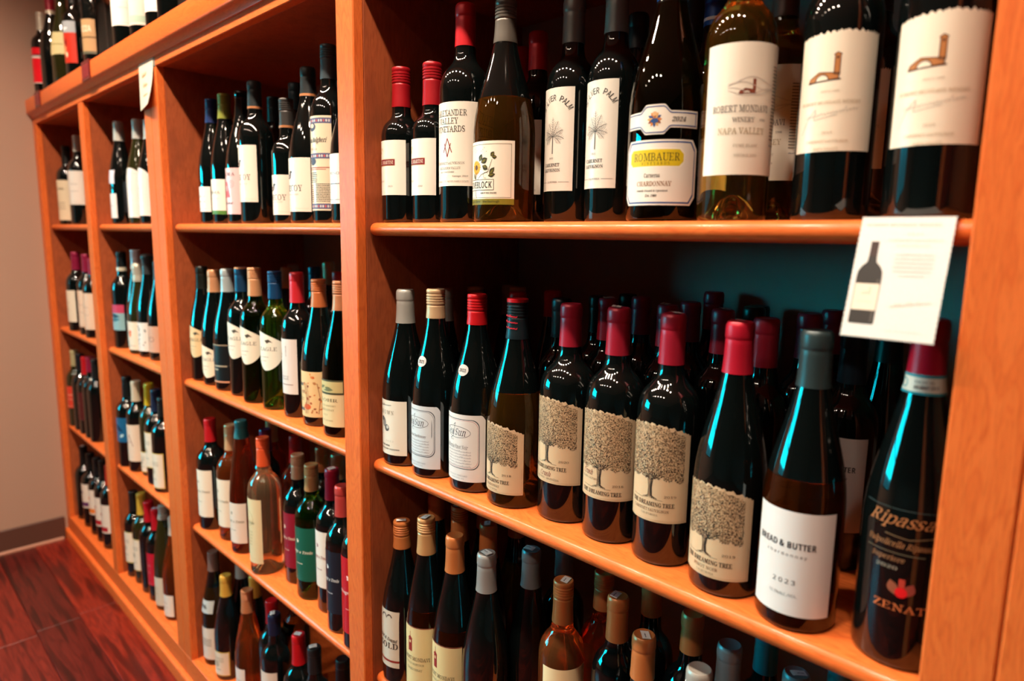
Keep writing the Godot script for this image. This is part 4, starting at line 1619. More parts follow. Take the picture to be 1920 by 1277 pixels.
func cabinet() -> void:
	var wv := wood(1)
	var wx := wood(0)
	var wside := panel_wood()
	var rail_y := [0.4080, 0.4310]
	# [unit label, stiles (x0, x1), bays (x0, x1), side panels (x0, x1)]
	var units := [
		["cherry wood wine cabinet of two narrow bays beside the tan wall", [[-3.289, -3.237], [-2.6137, -2.562], [-1.978, -1.9255]], [[-3.237, -2.580], [-2.562, -1.943]], [[-3.2875, -3.237], [-2.580, -2.562], [-1.943, -1.926]]],
		["cherry wood wine cabinet of two wide bays in the middle of the run", [[-1.9248, -1.873], [-1.0274, -0.9761], [-0.1174, -0.0660]], [[-1.873, -0.9941], [-0.9761, -0.0840]], [[-1.891, -1.873], [-0.9941, -0.9761], [-0.0840, -0.0662]]],
		["cherry wood wine cabinet, only its first post seen at the frame edge", [[-0.0653, -0.0140], [0.845, 0.897]], [[-0.0140, 0.845]], [[-0.0320, -0.0140], [0.845, 0.863]]],
	]
	for u in units:
		var t := thing("wine_cabinet", u[0], "cabinet", Vector3.ZERO, 0.0, "built in wine cabinets")
		for s in u[1]:
			part("stile", block(Vector3(s[0], FLOOR + 0.105, FRONT - 0.0195), Vector3(s[1], rail_y[0], FRONT), 0.0018), wv, t)
		var x0: float = u[1][0][0]
		var x1: float = u[1][-1][1]
		part("top_rail", block(Vector3(x0, rail_y[0], FRONT - 0.0195), Vector3(x1, 0.452, FRONT), 0.0015), wx, t)
		part("kick_board", block(Vector3(x0, FLOOR, FRONT - 0.0195), Vector3(x1, FLOOR + 0.105, FRONT), 0.0015), wx, t)
		for s in u[3]:
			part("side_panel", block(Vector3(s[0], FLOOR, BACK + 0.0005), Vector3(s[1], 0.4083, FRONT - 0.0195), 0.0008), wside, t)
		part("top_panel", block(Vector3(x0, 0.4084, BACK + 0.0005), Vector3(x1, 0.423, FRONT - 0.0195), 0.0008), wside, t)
		part("deck", block(Vector3(x0, FLOOR + 0.085, BACK + 0.0005), Vector3(x1, FLOOR + 0.105, FRONT - 0.0195), 0.0008), wx, t)
		for b in u[2]:
			for k in [1, 2, 3]:
				part("shelf", shelf_board(b[0] + 0.0006, b[1] - 0.0006, SHELF_Y[k], 0.0215, SHELF_FRONT, BACK + 0.001), wood(0, "wood_shelf", Color.WHITE, 0.4, 0.3), t)
	# one crown moulding runs over all the units, with the display board behind it
	var crown := PackedVector2Array([Vector2(-0.70, 0.4987), Vector2(-0.606, 0.4987), Vector2(-0.603, 0.4975), Vector2(-0.602, 0.4945), Vector2(-0.602, 0.4520), Vector2(-0.6028, 0.4480), Vector2(-0.6052, 0.4450), Vector2(-0.6085, 0.4435), Vector2(-0.6115, 0.4405), Vector2(-0.6150, 0.4345), Vector2(-0.6165, 0.4300), Vector2(-0.6195, 0.4290), Vector2(-0.6195, 0.453), Vector2(-0.70, 0.453)])
	var c := part("crown_moulding", extrude_x(crown, WALL_X + 0.0005, 0.905), wood(0, "wood_crown", Color(1.0, 0.98, 0.96), 0.3), self)
	tag(c, "heavy cherry wood crown moulding running along the cabinet tops", "moulding")
	var d := part("display_board", block(Vector3(WALL_X + 0.001, 0.4235, BACK + 0.001), Vector3(0.90, 0.5138, -0.7002), 0.001), wood(0, "wood_crown", Color(1.0, 0.98, 0.96), 0.3), self)
	tag(d, "thick wooden board on the cabinet tops that carries the upper row of bottles", "board")
	var f := part("display_lip", block(Vector3(WALL_X + 0.001, 0.4990, -0.6998), Vector3(0.90, 0.5138, -0.622), 0.001), wood(0, "wood_crown", Color(1.0, 0.98, 0.96), 0.3), d)
	f.name = "front_lip"
	# pale shoe moulding where the kick board meets the floor
	var shoe := PackedVector2Array([Vector2(FRONT, FLOOR), Vector2(FRONT, FLOOR + 0.043), Vector2(FRONT + 0.004, FLOOR + 0.0425)])
	for i in 7:
		var a := PI / 2 * i / 6.0
		shoe.append(Vector2(FRONT + 0.004 + 0.008 * sin(a), FLOOR + 0.0345 + 0.008 * cos(a)))
	shoe.append(Vector2(FRONT + 0.012, FLOOR))
	struct("trim_2", extrude_x(shoe, WALL_X + 0.0005, 0.90), wood(0, "wood_shoe", Color(1.0, 1.0, 1.0), 0.4))

# ------------------------------------------------------------------ cards and tags


func cards() -> void:
	shelf_card()
	curled_card()
	for k in 2:
		crown_tag([-2.409, -3.067][k], ["maroon plastic tag folded over the crown moulding below the kraft label bottle", "maroon plastic tag on the crown moulding, close to the wall"][k])


func shelf_card() -> void:
	# a winery card hung over the shelf edge; its foot swings out a little
	var x0 := -0.2017
	var x1 := -0.1309
	var top := Vector3(0, 0.0222, -0.6385)
	var foot := Vector3(0, -0.078, -0.6078)
	var t := thing("shelf_card", "white scallop edged card with a bottle picture, hanging over the top shelf edge", "card", Vector3((x0 + x1) / 2.0, 0, 0))
	var w := (x1 - x0) / 2.0
	var v := PackedVector3Array()
	var n := PackedVector3Array()
	var rows := 44
	var down := (foot - top).normalized()
	var face := Vector3(1, 0, 0).cross(-down).normalized()
	var len_ := (foot - top).length()
	# the outline has small scallops along both sides and the foot
	var edge := func(s: float, j: int) -> Vector3: return top + down * (len_ * j / rows) + Vector3(s * (w - (0.0006 if j % 2 else 0.0)), 0, 0)
	for j in rows:
		for f in [[0.0, -1.0], [0.0005, 1.0]]:
			quad(v, n, edge.call(-1, j) + face * f[0], edge.call(1, j) + face * f[0], edge.call(1, j + 1) + face * f[0], edge.call(-1, j + 1) + face * f[0], face * f[1])
		for s in [-1, 1]:
			quad(v, n, edge.call(s, j), edge.call(s, j + 1), edge.call(s, j + 1) + face * 0.0005, edge.call(s, j) + face * 0.0005, Vector3(s, 0, 0))
	for k in 30:
		var xa := lerpf(-w, w, k / 30.0)
		var xb := lerpf(-w, w, (k + 1) / 30.0)
		var b := top + down * len_
		tri(v, n, b + Vector3(xa, 0, 0) + face * 0.0005, b + Vector3(xb, 0, 0) + face * 0.0005, b + Vector3((xa + xb) / 2, 0, 0) + down * 0.0007 + face * 0.0005, face)
	# folded back over the top of the shelf
	for f in [[0.0, -1.0], [0.0005, 1.0]]:
		quad(v, n, top + Vector3(-w, f[0], 0), top + Vector3(w, f[0], 0), Vector3(w, 0.0208 + f[0], -0.668), Vector3(-w, 0.0208 + f[0], -0.668), Vector3(0, f[1], 0))
	var sheet := part("card_sheet", commit(v, n), paper("d0cdca"), t)
	var D := {}
	# drawn about the middle of the hanging face: x across, y up the card, in mm
	var hh := len_ * 500.0
	words(D, "b8a088", "ROBERT MONDAVI WINERY", -2, hh - 7, 56, 2.2)
	words(D, "a89484", "2 0 2 1", 8, hh - 15, 11, 2.0)
	words(D, "c4b4a4", "CABERNET SAUVIGNON", 9, hh - 20.5, 40, 2.0)
	words(D, "c4b4a4", "NAPA VALLEY", 8, hh - 25, 25, 1.9)
	for i in 6:
		var p: float = [15, 15.5, 15, 16, 15, 10][i]
		scrawl(D, "b8aca4", 11 - p, 10 + p, hh - 33 - i * 3.6, 1.1, 0.28, 200 + i)
	scrawl(D, "cfa48c", -2, 30, hh - 78, 4.0, 0.3, 210, 6.0)
	words(D, "c4b4a8", "NAPA VALLEY CALIFORNIA", 12, -hh + 7, 26, 1.2)
	var out := PackedVector2Array()
	for q in [[3.1, 68], [3.1, 56], [3.6, 51], [7.5, 47], [9.6, 43], [10, 38], [10, 1], [9.2, 0]]:
		out.append(Vector2(-21 + q[0], -hh + 11 + q[1] * 1.06))
	for q in [[9.2, 0], [10, 1], [10, 38], [9.6, 43], [7.5, 47], [3.6, 51], [3.1, 56], [3.1, 68]]:
		out.append(Vector2(-21 - q[0], -hh + 11 + q[1] * 1.06))
	fill(D, "2b2624", out, 1.0)
	rect(D, "4a4340", -14.5, -hh + 13, -12.5, -hh + 50, 1.5)
	rect(D, "3a2622", -24, -hh + 70, -18, -hh + 83, 1.6)
	rect(D, "dccdba", -30.5, -hh + 23, -11.5, -hh + 46, 2.0)
	tower_drawing(D, "b0502c", "8a3a20", -20, -hh + 38, 3.6)
	rect(D, "c8b8a0", -27, -hh + 30, -15, -hh + 30.5, 3.0)
	var basis := Basis(Vector3.RIGHT, -down, face)
	var mid := top + down * (len_ / 2.0)
	for key: String in D:
		var pv := PackedVector3Array()
		var pn := PackedVector3Array()
		for p in D[key]:
			pv.append(mid + basis * Vector3(p.x / 1000.0, p.y / 1000.0, 0.0006 + 0.00006 * p.z))
			pn.append(face)
		part("lettering" if key[0] == "t" else "label_print", commit(pv, pn), ink_mat(key.substr(1)), sheet)


func curled_card() -> void:
	# a paper card taped under the crown where two cabinets meet; its free corner curls
	var t := thing("curled_card", "curling cream paper card taped under the crown where two cabinets meet", "card", Vector3(-1.938, 0.433, FRONT))
	var v := PackedVector3Array()
	var n := PackedVector3Array()
	var g := 10
	var at := func(i: int, j: int) -> Vector3:
		var u := float(i) / g
		var d := float(j) / g
		var bend := 0.002 * d + 0.017 * u * d * d
		return Vector3(lerpf(-0.054, 0.054, u), -0.004 - 0.117 * d + 0.003 * d * u, 0.0012 + bend)
	for i in g:
		for j in g:
			for s in [0.0, 0.0004]:
				var o := Vector3(0, 0, s)
				quad(v, n, at.call(i, j) + o, at.call(i + 1, j) + o, at.call(i + 1, j + 1) + o, at.call(i, j + 1) + o, Vector3(0, 0, 1 if s > 0 else -1))
	var sheet := part("card_sheet", smooth(commit(v, n), 60.0), paper("d8d2c0"), t)
	sheet.position = Vector3.ZERO
	var D := {}
	for i in 3:
		scrawl(D, "b8904a", -34 + i * 8, 10 + i * 12, 24 - i * 26, 14, 1.4, 300 + i)
	for key: String in D:
		var pv := PackedVector3Array()
		var pn := PackedVector3Array()
		for p in D[key]:
			var u := clampf(p.x / 108.0 + 0.5, 0.0, 1.0)
			var d := clampf(0.5 - p.y / 118.0, 0.0, 1.0)
			pv.append(Vector3(lerpf(-0.054, 0.054, u), -0.004 - 0.117 * d + 0.003 * d * u, 0.0022 + 0.002 * d + 0.017 * u * d * d))
			pn.append(Vector3(0, 0, 1))
		part("label_print", commit(pv, pn), ink_mat(key.substr(1)), sheet)
	part("clear_holder", block(Vector3(-0.056, -0.026, 0.0002), Vector3(0.064, 0.002, 0.0010), 0.0003), mat("grey_plastic", Color(0.50, 0.50, 0.46), 0.25), t)


func crown_tag(x: float, text: String) -> void:
	var t := thing("price_tag", text, "price tag", Vector3(x, 0.4990, -0.602), 0.0, "maroon tags on the crown moulding")
	var m := mat("maroon_plastic", Color(0.40, 0.06, 0.10), 0.25, 0.0, 0.6)
	part("tag_face", block(Vector3(-0.042, -0.052, 0.0004), Vector3(0.042, 0.004, 0.0034), 0.0012), m, t)
	part("tag_hook", block(Vector3(-0.042, 0.0006, -0.0185), Vector3(0.042, 0.003, 0.0004), 0.001), m, t)
	part("tag_insert", block(Vector3(-0.033, -0.044, 0.0034), Vector3(0.033, -0.008, 0.0040), 0.0002), mat("maroon_card", Color(0.50, 0.10, 0.14), 0.4), t)


func bottles() -> void:
	bottle("half", 1, -0.9398, -0.6864, 0.2479, 0.0330, "blk", "screw:a8141f", 0.1853, "martini", 0.0446, 0.1313, 3, 62, 0, "", "small black bottle, red screw cap, red banner label, beside dark panel, top shelf, nearest bay", "wine bottles on the top shelf of the nearest bay")
	bottle("half", 1, -0.8697, -0.6951, 0.2453, 0.0330, "blk", "screw:a8141f", 0.1811, "martini", 0.0427, 0.1291, 0, 61, 1, "", "small black bottle, red screw cap with white sticker, red banner label, top shelf, nearest bay", "wine bottles on the top shelf of the nearest bay")
	bottle("bord", 1, -0.7969, -0.6999, 0.3180, 0.0390, "blk", "cork:c41420", 0.2583, "alexander", 0.0538, 0.1743, 16, 62, 0, "", "red capped black bottle, cream label with red diamond monogram, top shelf, nearest bay", "wine bottles on the top shelf of the nearest bay")
	bottle("burg", 1, -0.7070, -0.6953, 0.3029, 0.0440, "olive", "screw:5d564e", 0.2438, "sunflower", 0.0241, 0.1101, 3, 62, 0, "", "grey capped green bottle, yellow flower label, top shelf, nearest bay", "wine bottles on the top shelf of the nearest bay")
	bottle("bord", 1, -0.6278, -0.7484, 0.3000, 0.0360, "blk", "cork:6d6a64", 0.2420, "palm", 0.0436, 0.1832, 0, 46, 0, "", "palm tree label bottle beside the flower label bottle, top shelf, nearest bay", "wine bottles on the top shelf of the nearest bay")
	bottle("bord", 1, -0.5558, -0.7484, 0.3000, 0.0351, "blk", "cork:6d6a64", 0.2420, "palm", 0.0446, 0.1872, 0, 46, 0, "", "palm tree label bottle beside the yellow octagon label bottle, top shelf, nearest bay", "wine bottles on the top shelf of the nearest bay")
	bottle("burg", 1, -0.4403, -0.6953, 0.3000, 0.0429, "oliveb", "cork:1d56a8", 0.2386, "octagon", 0.0177, 0.0887, 22, 62, 0, "", "blue capped bottle with blue bordered yellow octagon label, top shelf, nearest bay", "wine bottles on the top shelf of the nearest bay")
	bottle("bord", 1, -0.3542, -0.6953, 0.3000, 0.0364, "gold", "cork:b05a2a", 0.2420, "fume", 0.0470, 0.1764, 42, 72, 0, "", "clear bottle of golden white wine, tall cream label, top shelf, nearest bay", "wine bottles on the top shelf of the nearest bay")
	bottle("bord", 1, -0.3671, -0.8237, 0.3000, 0.0400, "goldd", "cork:4a2c22", 0.2406, "fume", 0.0503, 0.1858, 3, 62, 0, "", "golden wine bottle, cream label, behind the clear bottle, top shelf, nearest bay", "wine bottles on the top shelf of the nearest bay")
	bottle("bord", 1, -0.2613, -0.7201, 0.3120, 0.0360, "blk", "cork:2a1718", 0.2420, "arch", 0.0662, 0.1757, 15, 62, 0, "", "black bottle, torn edged tower label, above card corner, top shelf, nearest bay", "wine bottles on the top shelf of the nearest bay")
	bottle("bord", 1, -0.2839, -0.8857, 0.3000, 0.0400, "blk", "cork:2a1718", 0.2420, "arch", 0.0640, 0.1750, 0, 44, 0, "", "black tower label bottle set back between two like it, top shelf, nearest bay", "wine bottles on the top shelf of the nearest bay")
	bottle("bord", 1, -0.1705, -0.7086, 0.3120, 0.0371, "blk", "cork:2a1718", 0.2420, "arch", 0.0637, 0.1721, 12, 62, 0, "", "black bottle, torn edged tower label, touching the end post, top shelf, nearest bay", "wine bottles on the top shelf of the nearest bay")
	bottle("bord", 1, -0.7658, -0.8263, 0.3000, 0.0370, "blk", "cork:c41420", 0.2428, "alexander", 0.0473, 0.1618, 0, 55, 0, "", "red capped bottle, monogram label, second row, top shelf, nearest bay", "wine bottles on the top shelf of the nearest bay")
	bottle("bord", 1, -0.8466, -0.8726, 0.3000, 0.0370, "blk", "cork:c41420", 0.2366, "", 0.0000, 0.0000, 0, 62, 0, "", "bright red capped bottle in back behind the flower label bottle, top shelf, nearest bay", "wine bottles on the top shelf of the nearest bay")
	bottle("bord", 1, -0.5984, -0.8578, 0.3000, 0.0370, "blk", "cork:1a1c1e", 0.2510, "", 0.0000, 0.0000, 0, 62, 0, "", "black capped bottle in back behind the palm labels, top shelf, nearest bay", "wine bottles on the top shelf of the nearest bay")
	bottle("bord", 1, -0.5262, -0.8921, 0.3100, 0.0370, "blk", "cork:22262a", 0.2520, "", 0.0000, 0.0000, 0, 62, 0, "", "dark capped bottle in back behind the octagon label bottle, top shelf, nearest bay", "wine bottles on the top shelf of the nearest bay")
	bottle("bord", 1, -0.4665, -0.8414, 0.3000, 0.0380, "blk", "cork:123f86", 0.2540, "", 0.0000, 0.0000, 0, 62, 0, "w", "blue capped bottle with white band behind the clear bottle, top shelf, nearest bay", "wine bottles on the top shelf of the nearest bay")
	bottle("burg", 2, -0.9319, -0.6856, 0.2999, 0.0407, "blk", "cork:a09e98", 0.2416, "brown", 0.0194, 0.1143, 0, 55, 0, "", "silver capsule black bottle, fruit sketch label, beside dark panel, second shelf, nearest bay", "wine bottles on the second shelf of the nearest bay")
	bottle("burg", 2, -0.8503, -0.6863, 0.3055, 0.0399, "blk", "screwb:c8a780", 0.2594, "seasunc", 0.0165, 0.1206, 0, 61, 0, "o", "tan screw capped black bottle, blue grey oval script label, second shelf, nearest bay", "wine bottles on the second shelf of the nearest bay")
	bottle("burg", 2, -0.7602, -0.6947, 0.3040, 0.0425, "blk", "screwb:c4141c", 0.2591, "seasunp", 0.0180, 0.1236, 5, 62, 0, "o", "scarlet screw capped black bottle, white script label, second shelf, nearest bay", "wine bottles on the second shelf of the nearest bay")
	bottle("burg", 2, -0.6747, -0.6958, 0.3021, 0.0420, "olive", "screwk:16242a", 0.2438, "treec", 0.0218, 0.1264, 0, 61, 0, "", "black capsule amber wine bottle, tree label, second shelf, nearest bay", "wine bottles on the second shelf of the nearest bay")
	bottle("bord", 2, -0.5883, -0.7132, 0.3026, 0.0410, "blk", "cork:a01a30", 0.2435, "tree0", 0.0559, 0.1770, 5, 62, 0, "", "crimson capped bottle, tree label with red script under trunk, second shelf, nearest bay", "wine bottles on the second shelf of the nearest bay")
	bottle("bord", 2, -0.5043, -0.7074, 0.3031, 0.0389, "blk", "cork:a01a30", 0.2434, "tree8", 0.0590, 0.1768, 18, 62, 1, "", "crimson capped bottle, tree label with red script beside trunk, second shelf, nearest bay", "wine bottles on the second shelf of the nearest bay")
	bottle("bord", 2, -0.4223, -0.7038, 0.3030, 0.0378, "blk", "cork:a01a30", 0.2447, "tree9", 0.0562, 0.1777, 13, 62, 1, "", "crimson capped straight shouldered bottle, tree label without red script, second shelf, nearest bay", "wine bottles on the second shelf of the nearest bay")
	bottle("burg", 2, -0.3337, -0.6945, 0.3031, 0.0400, "blk", "cork:b4142c", 0.2434, "treep", 0.0213, 0.1287, 3, 62, 1, "", "bright crimson capped sloping bottle, low tree label without red script, second shelf, nearest bay", "wine bottles on the second shelf of the nearest bay")
	bottle("burg", 2, -0.2486, -0.6867, 0.3037, 0.0400, "ambr", "cork:2c3a3c", 0.2402, "bread", 0.0180, 0.1273, 8, 62, 0, "", "slate capped amber wine bottle, plain white label, second shelf, nearest bay", "wine bottles on the second shelf of the nearest bay")
	bottle("burg", 2, -0.1535, -0.6967, 0.3234, 0.0400, "blk", "cork:9a0c2a", 0.2717, "ripassa", 0.0200, 0.1180, 0, 60, 0, "strip", "crimson capped black bottle, gold script label, against end post, second shelf, nearest bay", "wine bottles on the second shelf of the nearest bay")
	bottle("burg", 3, -0.9374, -0.6781, 0.2985, 0.0371, "blk", "screw:c0703c", 0.2496, "gold", 0.0334, 0.1413, 0, 44, 1, "", "copper capped black bottle, stencilled label, beside dark panel, third shelf, nearest bay", "wine bottles on the third shelf of the nearest bay")
	bottle("burg", 3, -0.8642, -0.6762, 0.3285, 0.0352, "ambr", "screwb:c49462", 0.2571, "tower", 0.0226, 0.1434, 15, 62, 1, "", "gold screw capped amber bottle, cream label with red tower, third shelf, nearest bay", "wine bottles on the third shelf of the nearest bay")
	bottle("burg", 3, -0.7910, -0.6780, 0.3196, 0.0370, "ambr", "cork:c0703c", 0.2474, "tower", 0.0279, 0.1434, 6, 62, 0, "", "copper capsule amber bottle, cream tower label, third shelf, nearest bay", "wine bottles on the third shelf of the nearest bay")
	bottle("burg", 3, -0.7155, -0.6785, 0.3154, 0.0375, "blk", "cork:8e8c8a", 0.2432, "", 0.0000, 0.0000, 0, 62, 1, "", "silver capped black sloping bottle with price sticker, third shelf, nearest bay", "wine bottles on the third shelf of the nearest bay")
	bottle("burg", 3, -0.8601, -0.7475, 0.3300, 0.0352, "blk", "screw:c0703c", 0.2681, "", 0.0000, 0.0000, 0, 62, 1, "", "copper screw capped bottle in second row beside dark panel, third shelf, nearest bay", "wine bottles on the third shelf of the nearest bay")
	bottle("burg", 3, -0.9313, -0.7522, 0.3300, 0.0352, "blk", "cork:c0703c", 0.2837, "", 0.0000, 0.0000, 0, 62, 0, "", "copper capped bottle touching the dark side panel, third shelf, nearest bay", "wine bottles on the third shelf of the nearest bay")
	bottle("burg", 3, -0.7888, -0.7511, 0.3180, 0.0352, "blk", "cork:c0703c", 0.2538, "", 0.0000, 0.0000, 0, 62, 1, "", "copper capped bottle behind the copper and silver capped pair, third shelf, nearest bay", "wine bottles on the third shelf of the nearest bay")
	bottle("burg", 3, -0.8691, -0.8184, 0.3235, 0.0353, "blk", "cork:c0703c", 0.2655, "", 0.0000, 0.0000, 0, 62, 0, "", "copper capped bottle in third row under shelf edge, third shelf, nearest bay", "wine bottles on the third shelf of the nearest bay")
	bottle("burg", 3, -0.7912, -0.8238, 0.3206, 0.0365, "olive2", "cork:c0703c", 0.2749, "", 0.0000, 0.0000, 0, 62, 0, "", "copper capped olive bottle in shade under shelf edge, third shelf, nearest bay", "wine bottles on the third shelf of the nearest bay")
	bottle("burg", 3, -0.6788, -0.7416, 0.3139, 0.0345, "blk", "cork:737e84", 0.2468, "", 0.0000, 0.0000, 0, 62, 1, "", "steel capped black bottle beside the pink wine, third shelf, nearest bay", "wine bottles on the third shelf of the nearest bay")
	bottle("bord", 3, -0.5967, -0.7242, 0.2998, 0.0350, "rose", "screwb:c0703c", 0.2364, "plain:ecd2a4:8a6a40", 0.0685, 0.1773, 52, 62, 1, "", "copper screw capped bottle of pink wine, third shelf, nearest bay", "wine bottles on the third shelf of the nearest bay")
	bottle("bord", 3, -0.6696, -0.8122, 0.3058, 0.0356, "blk", "cork:737e84", 0.2478, "", 0.0000, 0.0000, 0, 62, 0, "", "steel capped bottle behind the pink wine, third shelf, nearest bay", "wine bottles on the third shelf of the nearest bay")
	bottle("bord", 3, -0.5705, -0.7896, 0.3006, 0.0344, "rosed", "screw:c0703c", 0.2426, "", 0.0000, 0.0000, 0, 62, 0, "", "copper capped pale wine bottle in second row, third shelf, nearest bay", "wine bottles on the third shelf of the nearest bay")
	bottle("bord", 3, -0.5097, -0.7408, 0.3047, 0.0346, "blk", "cork:c0703c", 0.2391, "", 0.0000, 0.0000, 0, 62, 1, "", "copper capsule round shouldered black bottle with sticker, third shelf, nearest bay", "wine bottles on the third shelf of the nearest bay")
	bottle("bord", 3, -0.4345, -0.6930, 0.3000, 0.0380, "blk", "cork:c0703c", 0.2420, "", 0.0000, 0.0000, 0, 62, 1, "", "orange copper capped bottle with price sticker, third shelf, nearest bay", "wine bottles on the third shelf of the nearest bay")
	bottle("bord", 3, -0.4985, -0.8111, 0.3013, 0.0356, "blk", "cork:c0703c", 0.2533, "", 0.0000, 0.0000, 0, 62, 0, "", "copper capped bottle under the tree label shelf, third shelf, nearest bay", "wine bottles on the third shelf of the nearest bay")
	bottle("bord", 3, -0.4162, -0.7841, 0.3000, 0.0371, "blk", "cork:c0703c", 0.2462, "", 0.0000, 0.0000, 0, 62, 0, "", "copper capped bottle below the pale low tree label, third shelf, nearest bay", "wine bottles on the third shelf of the nearest bay")
	bottle("bord", 3, -0.3479, -0.6790, 0.3023, 0.0380, "blk", "cork:a09a92", 0.2443, "", 0.0000, 0.0000, 0, 62, 0, "", "embossed pale metal capped bottle at picture bottom, third shelf, nearest bay", "wine bottles on the third shelf of the nearest bay")
	bottle("bord", 3, -0.3472, -0.7537, 0.2999, 0.0347, "blk", "cork:737e84", 0.2419, "", 0.0000, 0.0000, 0, 62, 0, "", "steel capped bottle with shiny rim, third shelf, nearest bay", "wine bottles on the third shelf of the nearest bay")
	bottle("bord", 3, -0.3286, -0.8226, 0.3003, 0.0356, "blk", "cork:1c6a74", 0.2423, "", 0.0000, 0.0000, 0, 62, 0, "", "teal capped bottle under shelf edge, third shelf, nearest bay", "wine bottles on the third shelf of the nearest bay")
	bottle("bord", 3, -0.2650, -0.7577, 0.3000, 0.0345, "blk", "cork:737e84", 0.2420, "", 0.0000, 0.0000, 0, 62, 1, "", "steel blue capped bottle with grey sticker, third shelf, nearest bay", "wine bottles on the third shelf of the nearest bay")
	bottle("bord", 3, -0.2349, -0.8209, 0.3000, 0.0345, "blk", "cork:1c6a74", 0.2420, "", 0.0000, 0.0000, 0, 62, 0, "", "teal capped bottle, last under shelf edge, third shelf, nearest bay", "wine bottles on the third shelf of the nearest bay")
	bottle("burg", 1, -1.7623, -0.7086, 0.3067, 0.0377, "blk", "screw:1a2a5c", 0.2452, "plain:e8e0d6:6a5a52", 0.0305, 0.0915, 0, 50, 0, "", "navy capped bottle, low white label, beside dark panel, top shelf, third bay from wall", "wine bottles on the top shelf of the third bay from wall")
	bottle("burg", 1, -1.6859, -0.7086, 0.3079, 0.0377, "blk", "screw:868a34", 0.2446, "emae", 0.0231, 0.1059, 0, 58, 0, "", "green capped bottle, white label with green foot, top shelf, third bay from wall", "wine bottles on the top shelf of the third bay from wall")
	bottle("burg", 1, -1.5920, -0.7086, 0.3038, 0.0405, "blk", "none", 0.2299, "alma", 0.0221, 0.1269, 0, 51, 0, "", "uncapped dark bottle, pink label, top shelf, third bay from wall", "wine bottles on the top shelf of the third bay from wall")
	bottle("bord", 1, -1.5026, -0.6997, 0.3103, 0.0385, "blk", "corkc:2a3032", 0.2491, "decoy", 0.0475, 0.1700, 2, 62, 0, "", "tall bottle, duck label, copper neck ring, top shelf, third bay from wall", "wine bottles on the top shelf of the third bay from wall")
	bottle("bord", 1, -1.5870, -0.7849, 0.3000, 0.0350, "blk", "screw:1c2022", 0.2420, "plain:cfc8bc:80807a", 0.0261, 0.1334, 0, 44, 0, "", "dark bottle with shaded plain label in second row, top shelf, third bay from wall", "wine bottles on the top shelf of the third bay from wall")
	bottle("half", 1, -1.3757, -0.7086, 0.2584, 0.0330, "blk", "screwc:3a3634", 0.1970, "decoy", 0.0186, 0.1010, 6, 62, 0, "", "short ribbed cap bottle with small duck label, top shelf, third bay from wall", "wine bottles on the top shelf of the third bay from wall")
	bottle("burg", 1, -1.2653, -0.6997, 0.3012, 0.0413, "blk", "corkc:25292b", 0.2416, "decoy", 0.0229, 0.1266, 0, 61, 0, "", "sloping bottle, duck label, copper neck ring, top shelf, third bay from wall", "wine bottles on the top shelf of the third bay from wall")
	bottle("bord", 1, -1.1877, -0.6997, 0.3300, 0.0353, "blk", "screw:3c464c", 0.2686, "ornate", 0.0240, 0.1983, 2, 62, 0, "", "grey capped bottle, ornate tall cream label, top shelf, third bay from wall", "wine bottles on the top shelf of the third bay from wall")
	bottle("burg", 1, -1.1108, -0.6997, 0.2870, 0.0405, "blk", "screw:20282c", 0.2290, "plain:e6e2da:405070", 0.0349, 0.1237, 0, 50, 0, "", "bottle half hidden by post, white label with coloured marks, top shelf, third bay from wall", "wine bottles on the top shelf of the third bay from wall")
	bottle("bord", 1, -1.4503, -0.7698, 0.3100, 0.0370, "blk", "cork:1c3a44", 0.2520, "", 0.0000, 0.0000, 0, 62, 0, "", "dark teal capped bottle in second row behind duck labels, top shelf, third bay from wall", "wine bottles on the top shelf of the third bay from wall")
	bottle("burg", 2, -1.8340, -0.6900, 0.3019, 0.0360, "blk", "cork:14160f", 0.2336, "leaf:d9b98a", 0.0639, 0.1482, 24, 68, 0, "", "black capped bottle, tan leaf shaped label, beside dark panel, second shelf, third bay from wall", "wine bottles on the second shelf of the third bay from wall")
	bottle("burg", 2, -1.7605, -0.6920, 0.2962, 0.0365, "blk", "cork:c48a62", 0.2406, "leaf:e8d6bc", 0.0203, 0.1061, 24, 68, 0, "", "peach capped bottle, low leaf shaped label, second shelf, third bay from wall", "wine bottles on the second shelf of the third bay from wall")
	bottle("burg", 2, -1.6796, -0.6928, 0.3024, 0.0390, "blk", "cork:a4acac", 0.2413, "bands", 0.0217, 0.1174, 0, 60, 0, "", "silver capped bottle, black banded label, second shelf, third bay from wall", "wine bottles on the second shelf of the third bay from wall")
	bottle("bord", 2, -1.5998, -0.6936, 0.3097, 0.0350, "blk", "corkt:14395a", 0.2520, "leaf:e6dccb", 0.0919, 0.1806, 24, 68, 0, "", "navy capped bottle, leaf shaped label, second shelf, third bay from wall", "wine bottles on the second shelf of the third bay from wall")
	bottle("bord", 2, -1.5132, -0.6869, 0.3111, 0.0350, "greend", "screw:d09468", 0.2472, "leaf:e8dcc8", 0.0918, 0.1796, 24, 68, 0, "", "peach screw capped green bottle, leaf shaped label, second shelf, third bay from wall", "wine bottles on the second shelf of the third bay from wall")
	bottle("bord", 2, -1.4254, -0.6929, 0.3089, 0.0350, "green", "screw:123e66", 0.2486, "leaf:e6e2d2", 0.0899, 0.1769, 24, 68, 0, "", "blue capped bright green bottle, leaf shaped label, second shelf, third bay from wall", "wine bottles on the second shelf of the third bay from wall")
	bottle("bord", 2, -1.3350, -0.6983, 0.3095, 0.0350, "blk", "cork:d02a34", 0.2460, "figure", 0.0517, 0.1704, 0, 56, 0, "", "red capped black bottle, white label with dark figure, second shelf, third bay from wall", "wine bottles on the second shelf of the third bay from wall")
